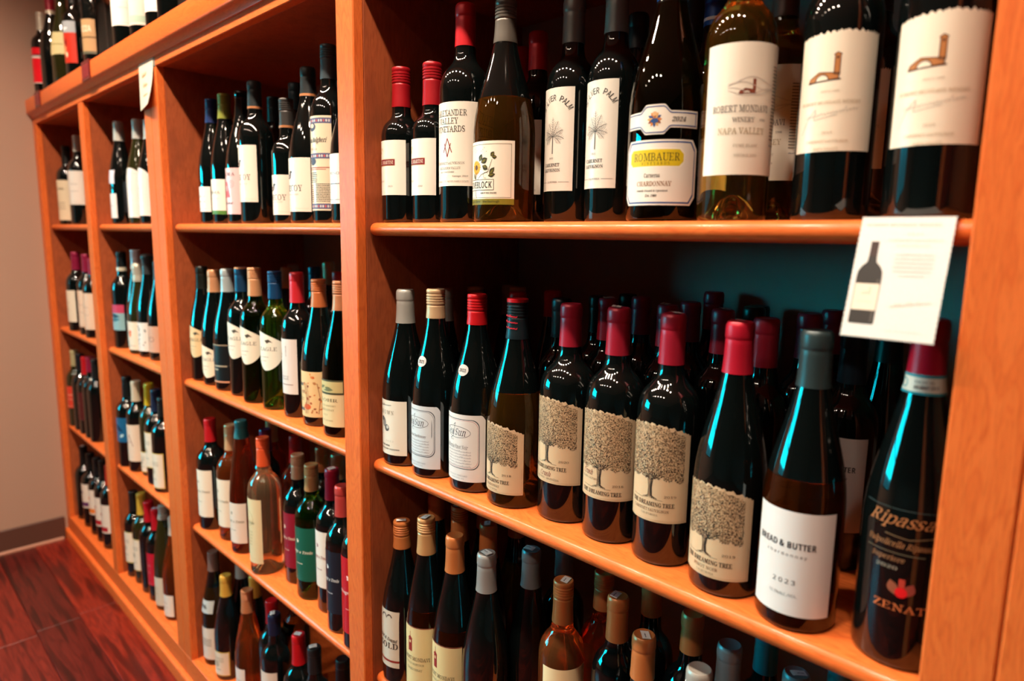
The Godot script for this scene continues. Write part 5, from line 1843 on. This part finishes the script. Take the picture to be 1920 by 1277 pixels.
	bottle("burg", 2, -1.2459, -0.6996, 0.3008, 0.0390, "blk", "screw:c46c3c", 0.2389, "floral", 0.0202, 0.1147, 3, 62, 0, "", "copper screw capped bottle, peach floral label, second shelf, third bay from wall", "wine bottles on the second shelf of the third bay from wall")
	bottle("burg", 2, -1.1499, -0.6922, 0.3021, 0.0390, "oliveb", "screw:c07e58", 0.2436, "lohr", 0.0214, 0.1137, 0, 62, 0, "", "copper capped bottle, cream landscape label, against post, second shelf, third bay from wall", "wine bottles on the second shelf of the third bay from wall")
	bottle("burg", 2, -1.7278, -0.8740, 0.2992, 0.0354, "blk", "cork:c48a62", 0.2412, "", 0.0000, 0.0000, 0, 62, 0, "", "thin copper capped bottle behind the red capsule, second shelf, third bay from wall", "wine bottles on the second shelf of the third bay from wall")
	bottle("burg", 2, -1.7811, -0.9222, 0.3032, 0.0354, "blk", "cork:a4acac", 0.2452, "", 0.0000, 0.0000, 0, 62, 0, "", "silver capped bottle behind the red capsule, second shelf, third bay from wall", "wine bottles on the second shelf of the third bay from wall")
	bottle("bord", 2, -1.5365, -0.8518, 0.3090, 0.0350, "blk", "cork:14395a", 0.2510, "", 0.0000, 0.0000, 0, 62, 0, "", "navy capped bottle behind the copper screw cap, second shelf, third bay from wall", "wine bottles on the second shelf of the third bay from wall")
	bottle("bord", 2, -1.5731, -0.9126, 0.3192, 0.0350, "blk", "cork:c07e58", 0.2612, "", 0.0000, 0.0000, 0, 62, 0, "", "copper capped bottle in second row near post, second shelf, third bay from wall", "wine bottles on the second shelf of the third bay from wall")
	bottle("bord", 2, -1.4675, -0.8780, 0.3000, 0.0350, "blk", "cork:d02a34", 0.2420, "", 0.0000, 0.0000, 0, 62, 0, "", "crimson capped bottle in second row against post, second shelf, third bay from wall", "wine bottles on the second shelf of the third bay from wall")
	bottle("bord", 3, -1.8227, -0.6863, 0.3035, 0.0385, "blk", "cork:c01a22", 0.2416, "trois:e6d8c4:7a6a50", 0.0379, 0.1694, 4, 62, 0, "", "red capped black bottle, cream label, beside dark panel, third shelf, third bay from wall", "wine bottles on the third shelf of the third bay from wall")
	bottle("bord", 3, -1.7200, -0.6987, 0.3050, 0.0385, "rosea", "screw:c89a70", 0.2397, "trois:e6d6c0:7a6a50", 0.0384, 0.1674, 0, 57, 0, "", "peach capped amber pink bottle, white script label, third shelf, third bay from wall", "wine bottles on the third shelf of the third bay from wall")
	bottle("hock", 3, -1.6249, -0.6875, 0.3403, 0.0356, "rosed", "cork:2a6a70", 0.2743, "trois:e2d2c2:8a7a60", 0.0290, 0.1340, 10, 62, 0, "", "teal capped tall pink bottle, white label, third shelf, third bay from wall", "wine bottles on the third shelf of the third bay from wall")
	bottle("bord", 3, -1.4893, -0.6795, 0.3283, 0.0385, "clear", "screw:e4582c", 0.2603, "tallcream", 0.0288, 0.1872, 0, 52, 0, "", "orange capped clear bottle, tall cream label, third shelf, third bay from wall", "wine bottles on the third shelf of the third bay from wall")
	bottle("bord", 3, -1.6413, -0.7566, 0.3008, 0.0344, "blk", "cork:6a1848", 0.2428, "", 0.0000, 0.0000, 0, 62, 0, "", "plum capped bottle behind the orange screw cap, third shelf, third bay from wall", "wine bottles on the third shelf of the third bay from wall")
	bottle("bord", 3, -1.5354, -0.7846, 0.3000, 0.0380, "rosed", "cork:c01a22", 0.2165, "", 0.0000, 0.0000, 0, 62, 0, "", "red capped pink bottle in second row, third shelf, third bay from wall", "wine bottles on the third shelf of the third bay from wall")
	bottle("bord", 3, -1.3916, -0.7160, 0.3016, 0.0353, "blk", "screw:c08a6a", 0.2451, "trois:8a1a2c:e8c8b0", 0.0391, 0.1717, 0, 57, 0, "", "tan capped bottle, dark red script label, third shelf, third bay from wall", "wine bottles on the third shelf of the third bay from wall")
	bottle("bord", 3, -1.3090, -0.7047, 0.3025, 0.0378, "green2", "screw:b88858", 0.2438, "trois:0f5a48:e8e0c8", 0.0449, 0.1684, 6, 62, 0, "", "tan screw capped green bottle, emerald label, third shelf, third bay from wall", "wine bottles on the third shelf of the third bay from wall")
	bottle("bord", 3, -1.2287, -0.7091, 0.3126, 0.0369, "blk", "cork:9a1030", 0.2468, "trois:e4d8cc:8a2a30", 0.0574, 0.1837, 0, 46, 1, "", "crimson capped black bottle, white script label, third shelf, third bay from wall", "wine bottles on the third shelf of the third bay from wall")
	bottle("bord", 3, -1.1472, -0.6843, 0.3042, 0.0353, "blk", "cork:b8403c", 0.2422, "trois:16202c:d8d8d8", 0.0437, 0.1760, 0, 50, 0, "", "rusty red capped bottle, navy label, third shelf, third bay from wall", "wine bottles on the third shelf of the third bay from wall")
	bottle("bord", 3, -1.0760, -0.6774, 0.3187, 0.0353, "blk", "cork:a01020", 0.2607, "trois:b8101c:f0d0c8", 0.0338, 0.2021, 20, 62, 0, "", "bottle with scarlet label, mostly behind post, third shelf, third bay from wall", "wine bottles on the third shelf of the third bay from wall")
	bottle("bord", 3, -1.6980, -0.8013, 0.3042, 0.0368, "rosed", "screw:c89a70", 0.2462, "", 0.0000, 0.0000, 0, 62, 0, "", "tan capped pink bottle behind the clear bottle, third shelf, third bay from wall", "wine bottles on the third shelf of the third bay from wall")
	bottle("bord", 3, -1.4076, -0.7866, 0.3001, 0.0344, "blk", "cork:c46c3c", 0.2421, "", 0.0000, 0.0000, 0, 62, 0, "", "copper capped bottle behind the emerald label, third shelf, third bay from wall", "wine bottles on the third shelf of the third bay from wall")
	bottle("bord", 3, -1.3366, -0.7866, 0.3000, 0.0356, "blk", "cork:c89a70", 0.2420, "", 0.0000, 0.0000, 0, 62, 0, "", "tan capped bottle behind the crimson cap, third shelf, third bay from wall", "wine bottles on the third shelf of the third bay from wall")
	bottle("burg", 4, -1.8346, -0.6802, 0.3265, 0.0369, "olived", "screw:7a6660", 0.2712, "eight", 0.0187, 0.1128, 1, 62, 0, "", "greyish capped brown bottle, pale collar label, bottom shelf, third bay from wall", "wine bottles on the bottom shelf of the third bay from wall")
	bottle("burg", 4, -1.7457, -0.6772, 0.2906, 0.0362, "blk", "cork:d0a040", 0.2236, "yellowrim", 0.0140, 0.0836, 7, 62, 0, "", "yellow capped black bottle, gold edged label, bottom shelf, third bay from wall", "wine bottles on the bottom shelf of the third bay from wall")
	bottle("burg", 4, -1.6100, -0.6766, 0.3020, 0.0354, "rosea", "screw:b8744c", 0.2328, "plain:e2d6cc:8a7a6a", 0.0140, 0.1003, 0, 44, 0, "", "copper capped amber bottle, cream label, bottom shelf, third bay from wall", "wine bottles on the bottom shelf of the third bay from wall")
	bottle("bord", 4, -1.4572, -0.6754, 0.3018, 0.0344, "blk", "cork:14203c", 0.2517, "plain:e0d0c0:605040", 0.0836, 0.1676, 6, 62, 1, "", "navy capped bottle with white sticker, bottom shelf, third bay from wall", "wine bottles on the bottom shelf of the third bay from wall")
	bottle("bord", 4, -1.3424, -0.6784, 0.3005, 0.0359, "blk", "cork:c0141c", 0.2290, "", 0.0000, 0.0000, 0, 62, 1, "", "red capped bottle with orange rim, bottom shelf, third bay from wall", "wine bottles on the bottom shelf of the third bay from wall")
	bottle("bord", 4, -1.2701, -0.6779, 0.3010, 0.0354, "blk", "cork:1c2022", 0.2430, "", 0.0000, 0.0000, 0, 62, 1, "", "charcoal capped bottle with white sticker, bottom shelf, third bay from wall", "wine bottles on the bottom shelf of the third bay from wall")
	bottle("bord", 4, -1.1920, -0.7021, 0.3000, 0.0375, "blk", "cork:141618", 0.2420, "", 0.0000, 0.0000, 0, 62, 0, "", "black bottle pressed behind the post, bottom shelf, third bay from wall", "wine bottles on the bottom shelf of the third bay from wall")
	bottle("burg", 4, -1.6644, -0.7221, 0.3038, 0.0345, "blk", "cork:d0a040", 0.2458, "", 0.0000, 0.0000, 0, 62, 0, "", "yellow capped bottle in second row, bottom shelf, third bay from wall", "wine bottles on the bottom shelf of the third bay from wall")
	bottle("burg", 4, -1.7871, -0.7371, 0.3057, 0.0356, "blk", "cork:a4acac", 0.2477, "", 0.0000, 0.0000, 0, 62, 0, "", "grey capped bottle behind the yellow cap, bottom shelf, third bay from wall", "wine bottles on the bottom shelf of the third bay from wall")
	bottle("bord", 4, -1.5354, -0.7707, 0.3123, 0.0344, "goldd", "cork:2a2620", 0.2543, "plain:d8c8b0:6a5a48", 0.2160, 0.2507, 0, 50, 0, "", "olive gold bottle, small cream label, second row, bottom shelf, third bay from wall", "wine bottles on the bottom shelf of the third bay from wall")
	bottle("bord", 4, -1.5235, -0.7007, 0.2991, 0.0356, "blk", "cork:c0141c", 0.2411, "", 0.0000, 0.0000, 0, 62, 0, "", "red capped bottle in second row, bottom shelf, third bay from wall", "wine bottles on the bottom shelf of the third bay from wall")
	bottle("burg", 1, -2.4535, -0.6900, 0.3227, 0.0360, "blk", "cork:b4b0a8", 0.2573, "duo", 0.0199, 0.0964, 0, 44, 0, "", "silver capped bottle, stacked white labels, top shelf, second bay from wall", "wine bottles on the top shelf of the second bay from wall")
	bottle("burg", 1, -2.3780, -0.7220, 0.3130, 0.0360, "blk", "cork:1a1c1e", 0.2550, "plain:d4cad6:8a8090", 0.0339, 0.1383, 0, 55, 0, "", "bottle with lavender label between silver caps, top shelf, second bay from wall", "wine bottles on the top shelf of the second bay from wall")
	bottle("burg", 1, -2.3008, -0.6997, 0.3142, 0.0390, "olivedk", "cork:b0aea8", 0.2492, "archlab", 0.0207, 0.1682, 16, 62, 0, "", "silver capped bottle, tall white arched label, top shelf, second bay from wall", "wine bottles on the top shelf of the second bay from wall")
	bottle("burg", 1, -2.2000, -0.6997, 0.3020, 0.0390, "blk", "cork:a8a8a4", 0.2440, "archlab", 0.0246, 0.1627, 2, 62, 0, "", "bottle with white arched label, against post, top shelf, second bay from wall", "wine bottles on the top shelf of the second bay from wall")
	bottle("bord", 2, -2.5220, -0.6900, 0.3210, 0.0360, "blk", "corkw:0e1112", 0.2572, "teal", 0.0618, 0.1472, 10, 62, 0, "", "black capped bottle, pink and teal label, second shelf, second bay from wall", "wine bottles on the second shelf of the second bay from wall")
	bottle("burg", 2, -2.4470, -0.7120, 0.3300, 0.0360, "blk", "screw:c4bcc0", 0.2356, "floralbw", 0.0140, 0.0985, 0, 57, 0, "", "lavender white capped bottle, black and white label, second shelf, second bay from wall", "wine bottles on the second shelf of the second bay from wall")
	bottle("burg", 2, -2.3720, -0.6950, 0.2860, 0.0385, "olivedk", "foil:b4ae9e", 0.2018, "orangefig", 0.0140, 0.1047, 15, 62, 0, "", "silver foiled sparkling bottle, label with orange figure, second shelf, second bay from wall", "wine bottles on the second shelf of the second bay from wall")
	bottle("burg", 2, -2.2940, -0.7000, 0.3182, 0.0385, "blk", "foil:34383a", 0.2328, "floralbw", 0.0198, 0.1093, 0, 59, 0, "", "dark foiled bottle, black and white label, second shelf, second bay from wall", "wine bottles on the second shelf of the second bay from wall")
	bottle("burg", 2, -2.2112, -0.7052, 0.3013, 0.0390, "blk", "cork:202426", 0.2433, "specs", 0.0258, 0.1063, 0, 62, 0, "", "bottle with pinkish eyeglasses label, against post, second shelf, second bay from wall", "wine bottles on the second shelf of the second bay from wall")
	bottle("bord", 3, -2.5220, -0.6795, 0.3106, 0.0385, "blk", "cork:101314", 0.2391, "blue", 0.0884, 0.1733, 13, 62, 0, "", "black capped bottle, blue label, third shelf, second bay from wall", "wine bottles on the third shelf of the second bay from wall")
	bottle("bord", 3, -2.4407, -0.6846, 0.3070, 0.0351, "blk", "cork:cbb8a0", 0.2408, "amark", 0.0381, 0.1640, 20, 62, 0, "", "cream capped bottle, cream label with tall letter, third shelf, second bay from wall", "wine bottles on the third shelf of the second bay from wall")
	bottle("bord", 3, -2.3715, -0.7033, 0.3089, 0.0356, "olivedk", "cork:c8a418", 0.2254, "yellowrim", 0.0140, 0.0834, 0, 52, 0, "", "yellow capped bottle, cream label, third shelf, second bay from wall", "wine bottles on the third shelf of the second bay from wall")
	bottle("bord", 3, -2.2745, -0.6935, 0.3059, 0.0385, "blk", "cork:14203c", 0.2306, "yellowrim", 0.0574, 0.1736, 0, 57, 0, "", "navy capped bottle, yellow edged label, third shelf, second bay from wall", "wine bottles on the third shelf of the second bay from wall")
	bottle("bord", 3, -2.1906, -0.6862, 0.2961, 0.0380, "blk", "cork:141414", 0.2381, "yellowrim", 0.0140, 0.1264, 0, 62, 0, "", "black bottle, yellow edged label, against post, third shelf, second bay from wall", "wine bottles on the third shelf of the second bay from wall")
	bottle("bord", 4, -2.5256, -0.6759, 0.3065, 0.0349, "blk", "cork:16181a", 0.2362, "yellowrim", 0.0541, 0.1673, 0, 61, 0, "", "black capped bottle, cream label, bottom shelf, second bay from wall", "wine bottles on the bottom shelf of the second bay from wall")
	bottle("bord", 4, -2.4550, -0.6810, 0.3170, 0.0349, "olivedk", "cork:cfa83a", 0.2415, "yellowrim", 0.0483, 0.1626, 3, 62, 0, "", "yellow capped olive bottle, cream label, bottom shelf, second bay from wall", "wine bottles on the bottom shelf of the second bay from wall")
	bottle("bord", 4, -2.3708, -0.6777, 0.3136, 0.0344, "blk", "cork:b81424", 0.2450, "", 0.0000, 0.0000, 0, 62, 0, "", "red capped bottle behind the red label, bottom shelf, second bay from wall", "wine bottles on the bottom shelf of the second bay from wall")
	bottle("bord", 4, -2.3005, -0.6784, 0.3092, 0.0349, "blk", "cork:b81424", 0.2405, "plain:b8142c:e8b0b0", 0.0560, 0.1672, 0, 55, 1, "", "red capped bottle, red label, bottom shelf, second bay from wall", "wine bottles on the bottom shelf of the second bay from wall")
	bottle("hock", 4, -2.2266, -0.6790, 0.3442, 0.0380, "olivedk", "screw:98948c", 0.2724, "plain:c8bca8:c8a040", 0.0170, 0.1128, 0, 55, 0, "", "silver capped tall slender bottle, cream label, bottom shelf, second bay from wall", "wine bottles on the bottom shelf of the second bay from wall")
	bottle("burg", 4, -2.1472, -0.6815, 0.3300, 0.0405, "rosea", "screw:c8b8a8", 0.2720, "plain:ded2c4:a08060", 0.0142, 0.0849, 0, 53, 0, "", "amber wine bottle, white label, against post, bottom shelf, second bay from wall", "wine bottles on the bottom shelf of the second bay from wall")
	bottle("bord", 1, -3.1762, -0.6997, 0.3057, 0.0385, "blk", "cork:121414", 0.2310, "script", 0.0177, 0.1720, 26, 62, 0, "", "black capped bottle, cream script label, top shelf, bay beside the wall", "wine bottles on the top shelf of the bay beside the wall")
	bottle("bord", 1, -2.9971, -0.6997, 0.3300, 0.0385, "blk", "cork:a8a49a", 0.2706, "plain:d4cdc4:8a8078", 0.0740, 0.2028, 39, 62, 0, "", "silver capped bottle, pale label, top shelf, bay beside the wall", "wine bottles on the top shelf of the bay beside the wall")
	bottle("bord", 2, -3.0705, -0.6795, 0.3063, 0.0385, "blk", "cork:86143a", 0.2384, "plain:d8ccb8:a09080", 0.0363, 0.1592, 0, 62, 0, "", "crimson capped bottle, narrow cream label, second shelf, bay beside the wall", "wine bottles on the second shelf of the bay beside the wall")
	bottle("bord", 2, -2.9325, -0.6829, 0.3014, 0.0365, "blk", "cork:86143a", 0.2361, "plain:d8bca4:9a7a68", 0.0301, 0.1673, 31, 62, 0, "", "crimson capped bottle with wide peach label, second shelf, bay beside the wall", "wine bottles on the second shelf of the bay beside the wall")
	bottle("bord", 2, -2.8329, -0.6791, 0.2908, 0.0380, "blk", "cork:86143a", 0.2328, "plain:d6b8a0:9a7a68", 0.0312, 0.1646, 15, 62, 0, "", "crimson capped bottle, peach label, against post, second shelf, bay beside the wall", "wine bottles on the second shelf of the bay beside the wall")
	bottle("bord", 3, -3.2002, -0.6763, 0.3148, 0.0353, "olivedk", "cork:a8a078", 0.2494, "plain:c83a28:f0c0a0", 0.0775, 0.1682, 31, 62, 0, "", "cream capped olive bottle, vermilion label, third shelf, bay beside the wall", "wine bottles on the third shelf of the bay beside the wall")
	bottle("bord", 3, -3.1185, -0.6762, 0.3102, 0.0346, "blk", "cork:141820", 0.2414, "", 0.0000, 0.0000, 0, 62, 0, "", "black capped plain bottle behind red cap, third shelf, bay beside the wall", "wine bottles on the third shelf of the bay beside the wall")
	bottle("bord", 3, -3.0460, -0.6798, 0.3088, 0.0371, "blk", "cork:b80f1e", 0.2378, "plain:4a1418:8a5048", 0.0571, 0.1700, 6, 62, 0, "", "red capped bottle, maroon label, third shelf, bay beside the wall", "wine bottles on the third shelf of the bay beside the wall")
	bottle("bord", 3, -2.9653, -0.6778, 0.3174, 0.0344, "blk", "cork:86143a", 0.2594, "", 0.0000, 0.0000, 0, 62, 0, "", "crimson capped plain bottle, third shelf, bay beside the wall", "wine bottles on the third shelf of the bay beside the wall")
	bottle("bord", 3, -2.8950, -0.6783, 0.3179, 0.0349, "blk", "cork:141618", 0.2381, "", 0.0000, 0.0000, 0, 62, 1, "", "black capped bottle with pale sticker, against post, third shelf, bay beside the wall", "wine bottles on the third shelf of the bay beside the wall")
	bottle("bord", 4, -3.1970, -0.6795, 0.3101, 0.0385, "blk", "cork:101214", 0.2217, "", 0.0000, 0.0000, 0, 62, 1, "", "black capped bottle with grey sticker, beside side panel, bottom shelf, bay beside the wall", "wine bottles on the bottom shelf of the bay beside the wall")
	bottle("bord", 4, -3.0917, -0.6790, 0.3076, 0.0380, "blk", "cork:101214", 0.2232, "foot:5a2a5e", 0.0845, 0.2030, 4, 62, 0, "", "bottle, white label with purple foot, bottom shelf, bay beside the wall", "wine bottles on the bottom shelf of the bay beside the wall")
	bottle("bord", 4, -2.9899, -0.6790, 0.3145, 0.0380, "blk", "cork:121418", 0.2319, "foot:d87830", 0.0865, 0.2062, 3, 62, 0, "", "bottle, white label with orange foot, bottom shelf, bay beside the wall", "wine bottles on the bottom shelf of the bay beside the wall")
	bottle("bord", 4, -2.9021, -0.6790, 0.3266, 0.0380, "blk", "cork:141414", 0.2445, "foot:a81824", 0.0666, 0.1826, 0, 62, 0, "", "bottle, white label with red foot, bottom shelf, bay beside the wall", "wine bottles on the bottom shelf of the bay beside the wall")
	bottle("bord", 4, -2.8205, -0.6790, 0.3263, 0.0380, "blk", "cork:b0281c", 0.2408, "foot:a01020", 0.0645, 0.1772, 0, 62, 0, "", "red capped bottle, white label with crimson foot, against post, bottom shelf, bay beside the wall", "wine bottles on the bottom shelf of the bay beside the wall")
	bottle("bord", 0, -3.2490, -0.6686, 0.3133, 0.0385, "blk", "cork:cfc6b4", 0.2488, "redband", 0.0458, 0.1774, 0, 61, 0, "", "cream capped bottle, bright red label, nearest the wall, on cabinet top", "wine bottles on the cabinet top")
	bottle("burg", 0, -3.0906, -0.6687, 0.3300, 0.0425, "blk", "corkw:861428", 0.2742, "", 0.0000, 0.0000, 0, 62, 0, "", "crimson capped plain black bottle, on cabinet top", "wine bottles on the cabinet top")
	bottle("champ", 0, -2.9291, -0.6687, 0.2960, 0.0420, "olivedk", "none", 0.2380, "cloud:cdbf8e", 0.0953, 0.1775, 19, 62, 0, "", "olive sparkling bottle, khaki label, on cabinet top", "wine bottles on the cabinet top")
	bottle("bord", 0, -2.7727, -0.6687, 0.3000, 0.0353, "blk", "cork:141414", 0.2420, "pic", 0.0457, 0.1858, 15, 62, 0, "", "black bottle, red picture label, on cabinet top", "wine bottles on the cabinet top")
	bottle("bord", 0, -2.8319, -0.7088, 0.3000, 0.0353, "blk", "cork:141414", 0.2420, "plain:e6e2e0:b8b4b4", 0.0867, 0.2181, 2, 62, 0, "", "black bottle, blank white side label, second row, on cabinet top", "wine bottles on the cabinet top")
	bottle("bord", 0, -2.5304, -0.6640, 0.3000, 0.0353, "blk", "cork:141414", 0.2420, "kraft", 0.0328, 0.1364, 16, 62, 0, "", "black bottle, kraft brown label, on cabinet top", "wine bottles on the cabinet top")
	bottle("bord", 0, -2.5943, -0.7010, 0.3000, 0.0356, "blk", "cork:141414", 0.2420, "", 0.0000, 0.0000, 0, 62, 0, "", "unlabelled black bottle behind the kraft label, on cabinet top", "wine bottles on the cabinet top")
	bottle("bord", 0, -2.6397, -0.7567, 0.3000, 0.0353, "blk", "cork:b8642c", 0.2420, "strip", 0.0684, 0.1507, 21, 62, 0, "", "orange capped bottle, white label with red stripe, on cabinet top", "wine bottles on the cabinet top")
	bottle("bord", 0, -2.2351, -0.6687, 0.3000, 0.0365, "blk", "cork:141414", 0.2420, "plain:e8e2da:e0b8a8", 0.0601, 0.1860, 52, 62, 0, "", "black bottle, large white label, on cabinet top", "wine bottles on the cabinet top")
	bottle("bord", 0, -2.0846, -0.6687, 0.3000, 0.0365, "blk", "cork:141414", 0.2420, "foot:9ab8a8", 0.0320, 0.1531, 52, 62, 0, "", "bottle, white label with sage foot, on cabinet top", "wine bottles on the cabinet top")
	bottle("bord", 0, -1.9564, -0.6687, 0.3000, 0.0365, "blk", "cork:141414", 0.2420, "plain:ece6de:a0988c", 0.0391, 0.1476, 29, 62, 0, "", "black bottle, low white label, on cabinet top", "wine bottles on the cabinet top")
	bottle("bord", 0, -1.8643, -0.6687, 0.3000, 0.0380, "blk", "cork:141414", 0.2420, "plain:e4ddd4:a0988c", 0.0722, 0.1451, 22, 62, 0, "", "last visible black bottle, white label, on cabinet top", "wine bottles on the cabinet top")
	bottle("burg", 2, -0.9400, -0.7792, 0.2976, 0.0345, "blk", "cork:a09e98", 0.2376, "", 0.0000, 0.0000, 0, 62, 0, "", "silver capped bottle behind the tan screw cap, second shelf, nearest bay", "wine bottles on the second shelf of the nearest bay")
	bottle("burg", 2, -0.9400, -0.8546, 0.2975, 0.0345, "blk", "screw:c8a780", 0.2440, "", 0.0000, 0.0000, 0, 62, 0, "o", "tan capped bottle behind the scarlet screw cap, second shelf, nearest bay", "wine bottles on the second shelf of the nearest bay")
	bottle("burg", 2, -0.9304, -0.9370, 0.3000, 0.0345, "blk", "cork:a09e98", 0.2426, "", 0.0000, 0.0000, 0, 62, 0, "", "grey capped bottle, deepest behind the black capsule amber bottle, second shelf, nearest bay", "wine bottles on the second shelf of the nearest bay")
	bottle("burg", 2, -0.8624, -0.8889, 0.3000, 0.0345, "blk", "screw:c8a780", 0.2420, "", 0.0000, 0.0000, 0, 62, 0, "", "tan capped bottle behind the black capsule amber bottle, second shelf, nearest bay", "wine bottles on the second shelf of the nearest bay")
	bottle("burg", 2, -0.7859, -0.8102, 0.3000, 0.0345, "blk", "cork:c4141c", 0.2420, "", 0.0000, 0.0000, 0, 62, 0, "o", "red capped bottle directly behind the black capsule amber bottle, second shelf, nearest bay", "wine bottles on the second shelf of the nearest bay")
	bottle("burg", 2, -0.7711, -0.8830, 0.3000, 0.0345, "blk", "cork:c4141c", 0.2554, "", 0.0000, 0.0000, 0, 62, 0, "", "red capped bottle behind the 2020 tree bottle, second shelf, nearest bay", "wine bottles on the second shelf of the nearest bay")
	bottle("bord", 2, -0.6625, -0.7797, 0.2997, 0.0345, "blk", "cork:142028", 0.2417, "", 0.0000, 0.0000, 0, 62, 0, "", "black capped bottle touching back of the 2020 tree bottle, second shelf, nearest bay", "wine bottles on the second shelf of the nearest bay")
	bottle("bord", 2, -0.6605, -0.8685, 0.3000, 0.0345, "blk", "cork:0f1414", 0.2420, "", 0.0000, 0.0000, 0, 62, 0, "", "black capped bottle in rear between 2020 and 2018 tree bottles, second shelf, nearest bay", "wine bottles on the second shelf of the nearest bay")
	bottle("bord", 2, -0.6074, -0.8229, 0.3010, 0.0345, "blk", "cork:a01a30", 0.2397, "", 0.0000, 0.0000, 0, 62, 1, "", "crimson capped bottle directly behind the 2018 tree bottle, second shelf, nearest bay", "wine bottles on the second shelf of the nearest bay")
	bottle("bord", 2, -0.6518, -0.9380, 0.3004, 0.0345, "blk", "cork:0f1414", 0.2424, "", 0.0000, 0.0000, 0, 62, 0, "", "black capped bottle in deepest row behind the 2018 tree bottle, second shelf, nearest bay", "wine bottles on the second shelf of the nearest bay")
	bottle("bord", 2, -0.5945, -0.8917, 0.3014, 0.0345, "blk", "cork:a01a30", 0.2434, "", 0.0000, 0.0000, 0, 62, 0, "", "crimson capped bottle in third row behind the 2018 tree bottle, second shelf, nearest bay", "wine bottles on the second shelf of the nearest bay")
	bottle("bord", 2, -0.5068, -0.8278, 0.2996, 0.0345, "blk", "cork:a01a30", 0.2416, "", 0.0000, 0.0000, 0, 62, 1, "", "crimson capped bottle directly behind the 2019 straight tree bottle, second shelf, nearest bay", "wine bottles on the second shelf of the nearest bay")
	bottle("bord", 2, -0.5115, -0.8977, 0.2996, 0.0345, "blk", "cork:a01a30", 0.2416, "", 0.0000, 0.0000, 0, 62, 0, "", "crimson capped bottle in third row behind the 2019 straight tree bottle, second shelf, nearest bay", "wine bottles on the second shelf of the nearest bay")
	bottle("bord", 2, -0.5118, -0.9677, 0.3123, 0.0345, "blk", "cork:a01a30", 0.2543, "", 0.0000, 0.0000, 0, 62, 0, "", "crimson capped bottle in deepest row behind the straight tree bottle, second shelf, nearest bay", "wine bottles on the second shelf of the nearest bay")
	bottle("bord", 2, -0.4260, -0.8340, 0.2999, 0.0345, "blk", "cork:a01a30", 0.2416, "", 0.0000, 0.0000, 0, 62, 1, "", "crimson capped bottle just behind the low tree label bottle, second shelf, nearest bay", "wine bottles on the second shelf of the nearest bay")
	bottle("bord", 2, -0.4157, -0.9033, 0.3003, 0.0345, "blk", "cork:101010", 0.2423, "", 0.0000, 0.0000, 0, 62, 0, "", "glossy black capped bottle behind the low tree label bottle, second shelf, nearest bay", "wine bottles on the second shelf of the nearest bay")
	bottle("bord", 2, -0.4384, -0.9695, 0.2955, 0.0345, "blk", "cork:101010", 0.2375, "", 0.0000, 0.0000, 0, 62, 0, "", "tall black capped bottle in deepest row near grey wall, second shelf, nearest bay", "wine bottles on the second shelf of the nearest bay")
	bottle("bord", 2, -0.3446, -0.7854, 0.3000, 0.0345, "blk", "cork:a01a30", 0.2422, "", 0.0000, 0.0000, 0, 62, 0, "", "crimson capped bottle close beside the low tree label bottle, second shelf, nearest bay", "wine bottles on the second shelf of the nearest bay")
	bottle("bord", 2, -0.3319, -0.8847, 0.2998, 0.0345, "blk", "cork:a01a30", 0.2418, "", 0.0000, 0.0000, 0, 62, 0, "", "crimson capped bottle behind the slate capped bottle, second shelf, nearest bay", "wine bottles on the second shelf of the nearest bay")
	bottle("bord", 2, -0.3267, -0.9545, 0.3009, 0.0345, "blk", "cork:a01a30", 0.2429, "", 0.0000, 0.0000, 0, 62, 0, "", "crimson capped bottle near the card, deepest row, second shelf, nearest bay", "wine bottles on the second shelf of the nearest bay")
	bottle("bord", 2, -0.2641, -0.8493, 0.2860, 0.0345, "blk", "cork:10202c", 0.2255, "bread", 0.0500, 0.1650, 0, 60, 0, "", "navy capped bottle under the card, second shelf, nearest bay", "wine bottles on the second shelf of the nearest bay")
	bottle("burg", 2, -0.2447, -0.9166, 0.3039, 0.0345, "blk", "cork:151a1c", 0.2433, "", 0.0000, 0.0000, 0, 62, 0, "", "black bottle in shade behind the card, second shelf, nearest bay", "wine bottles on the second shelf of the nearest bay")
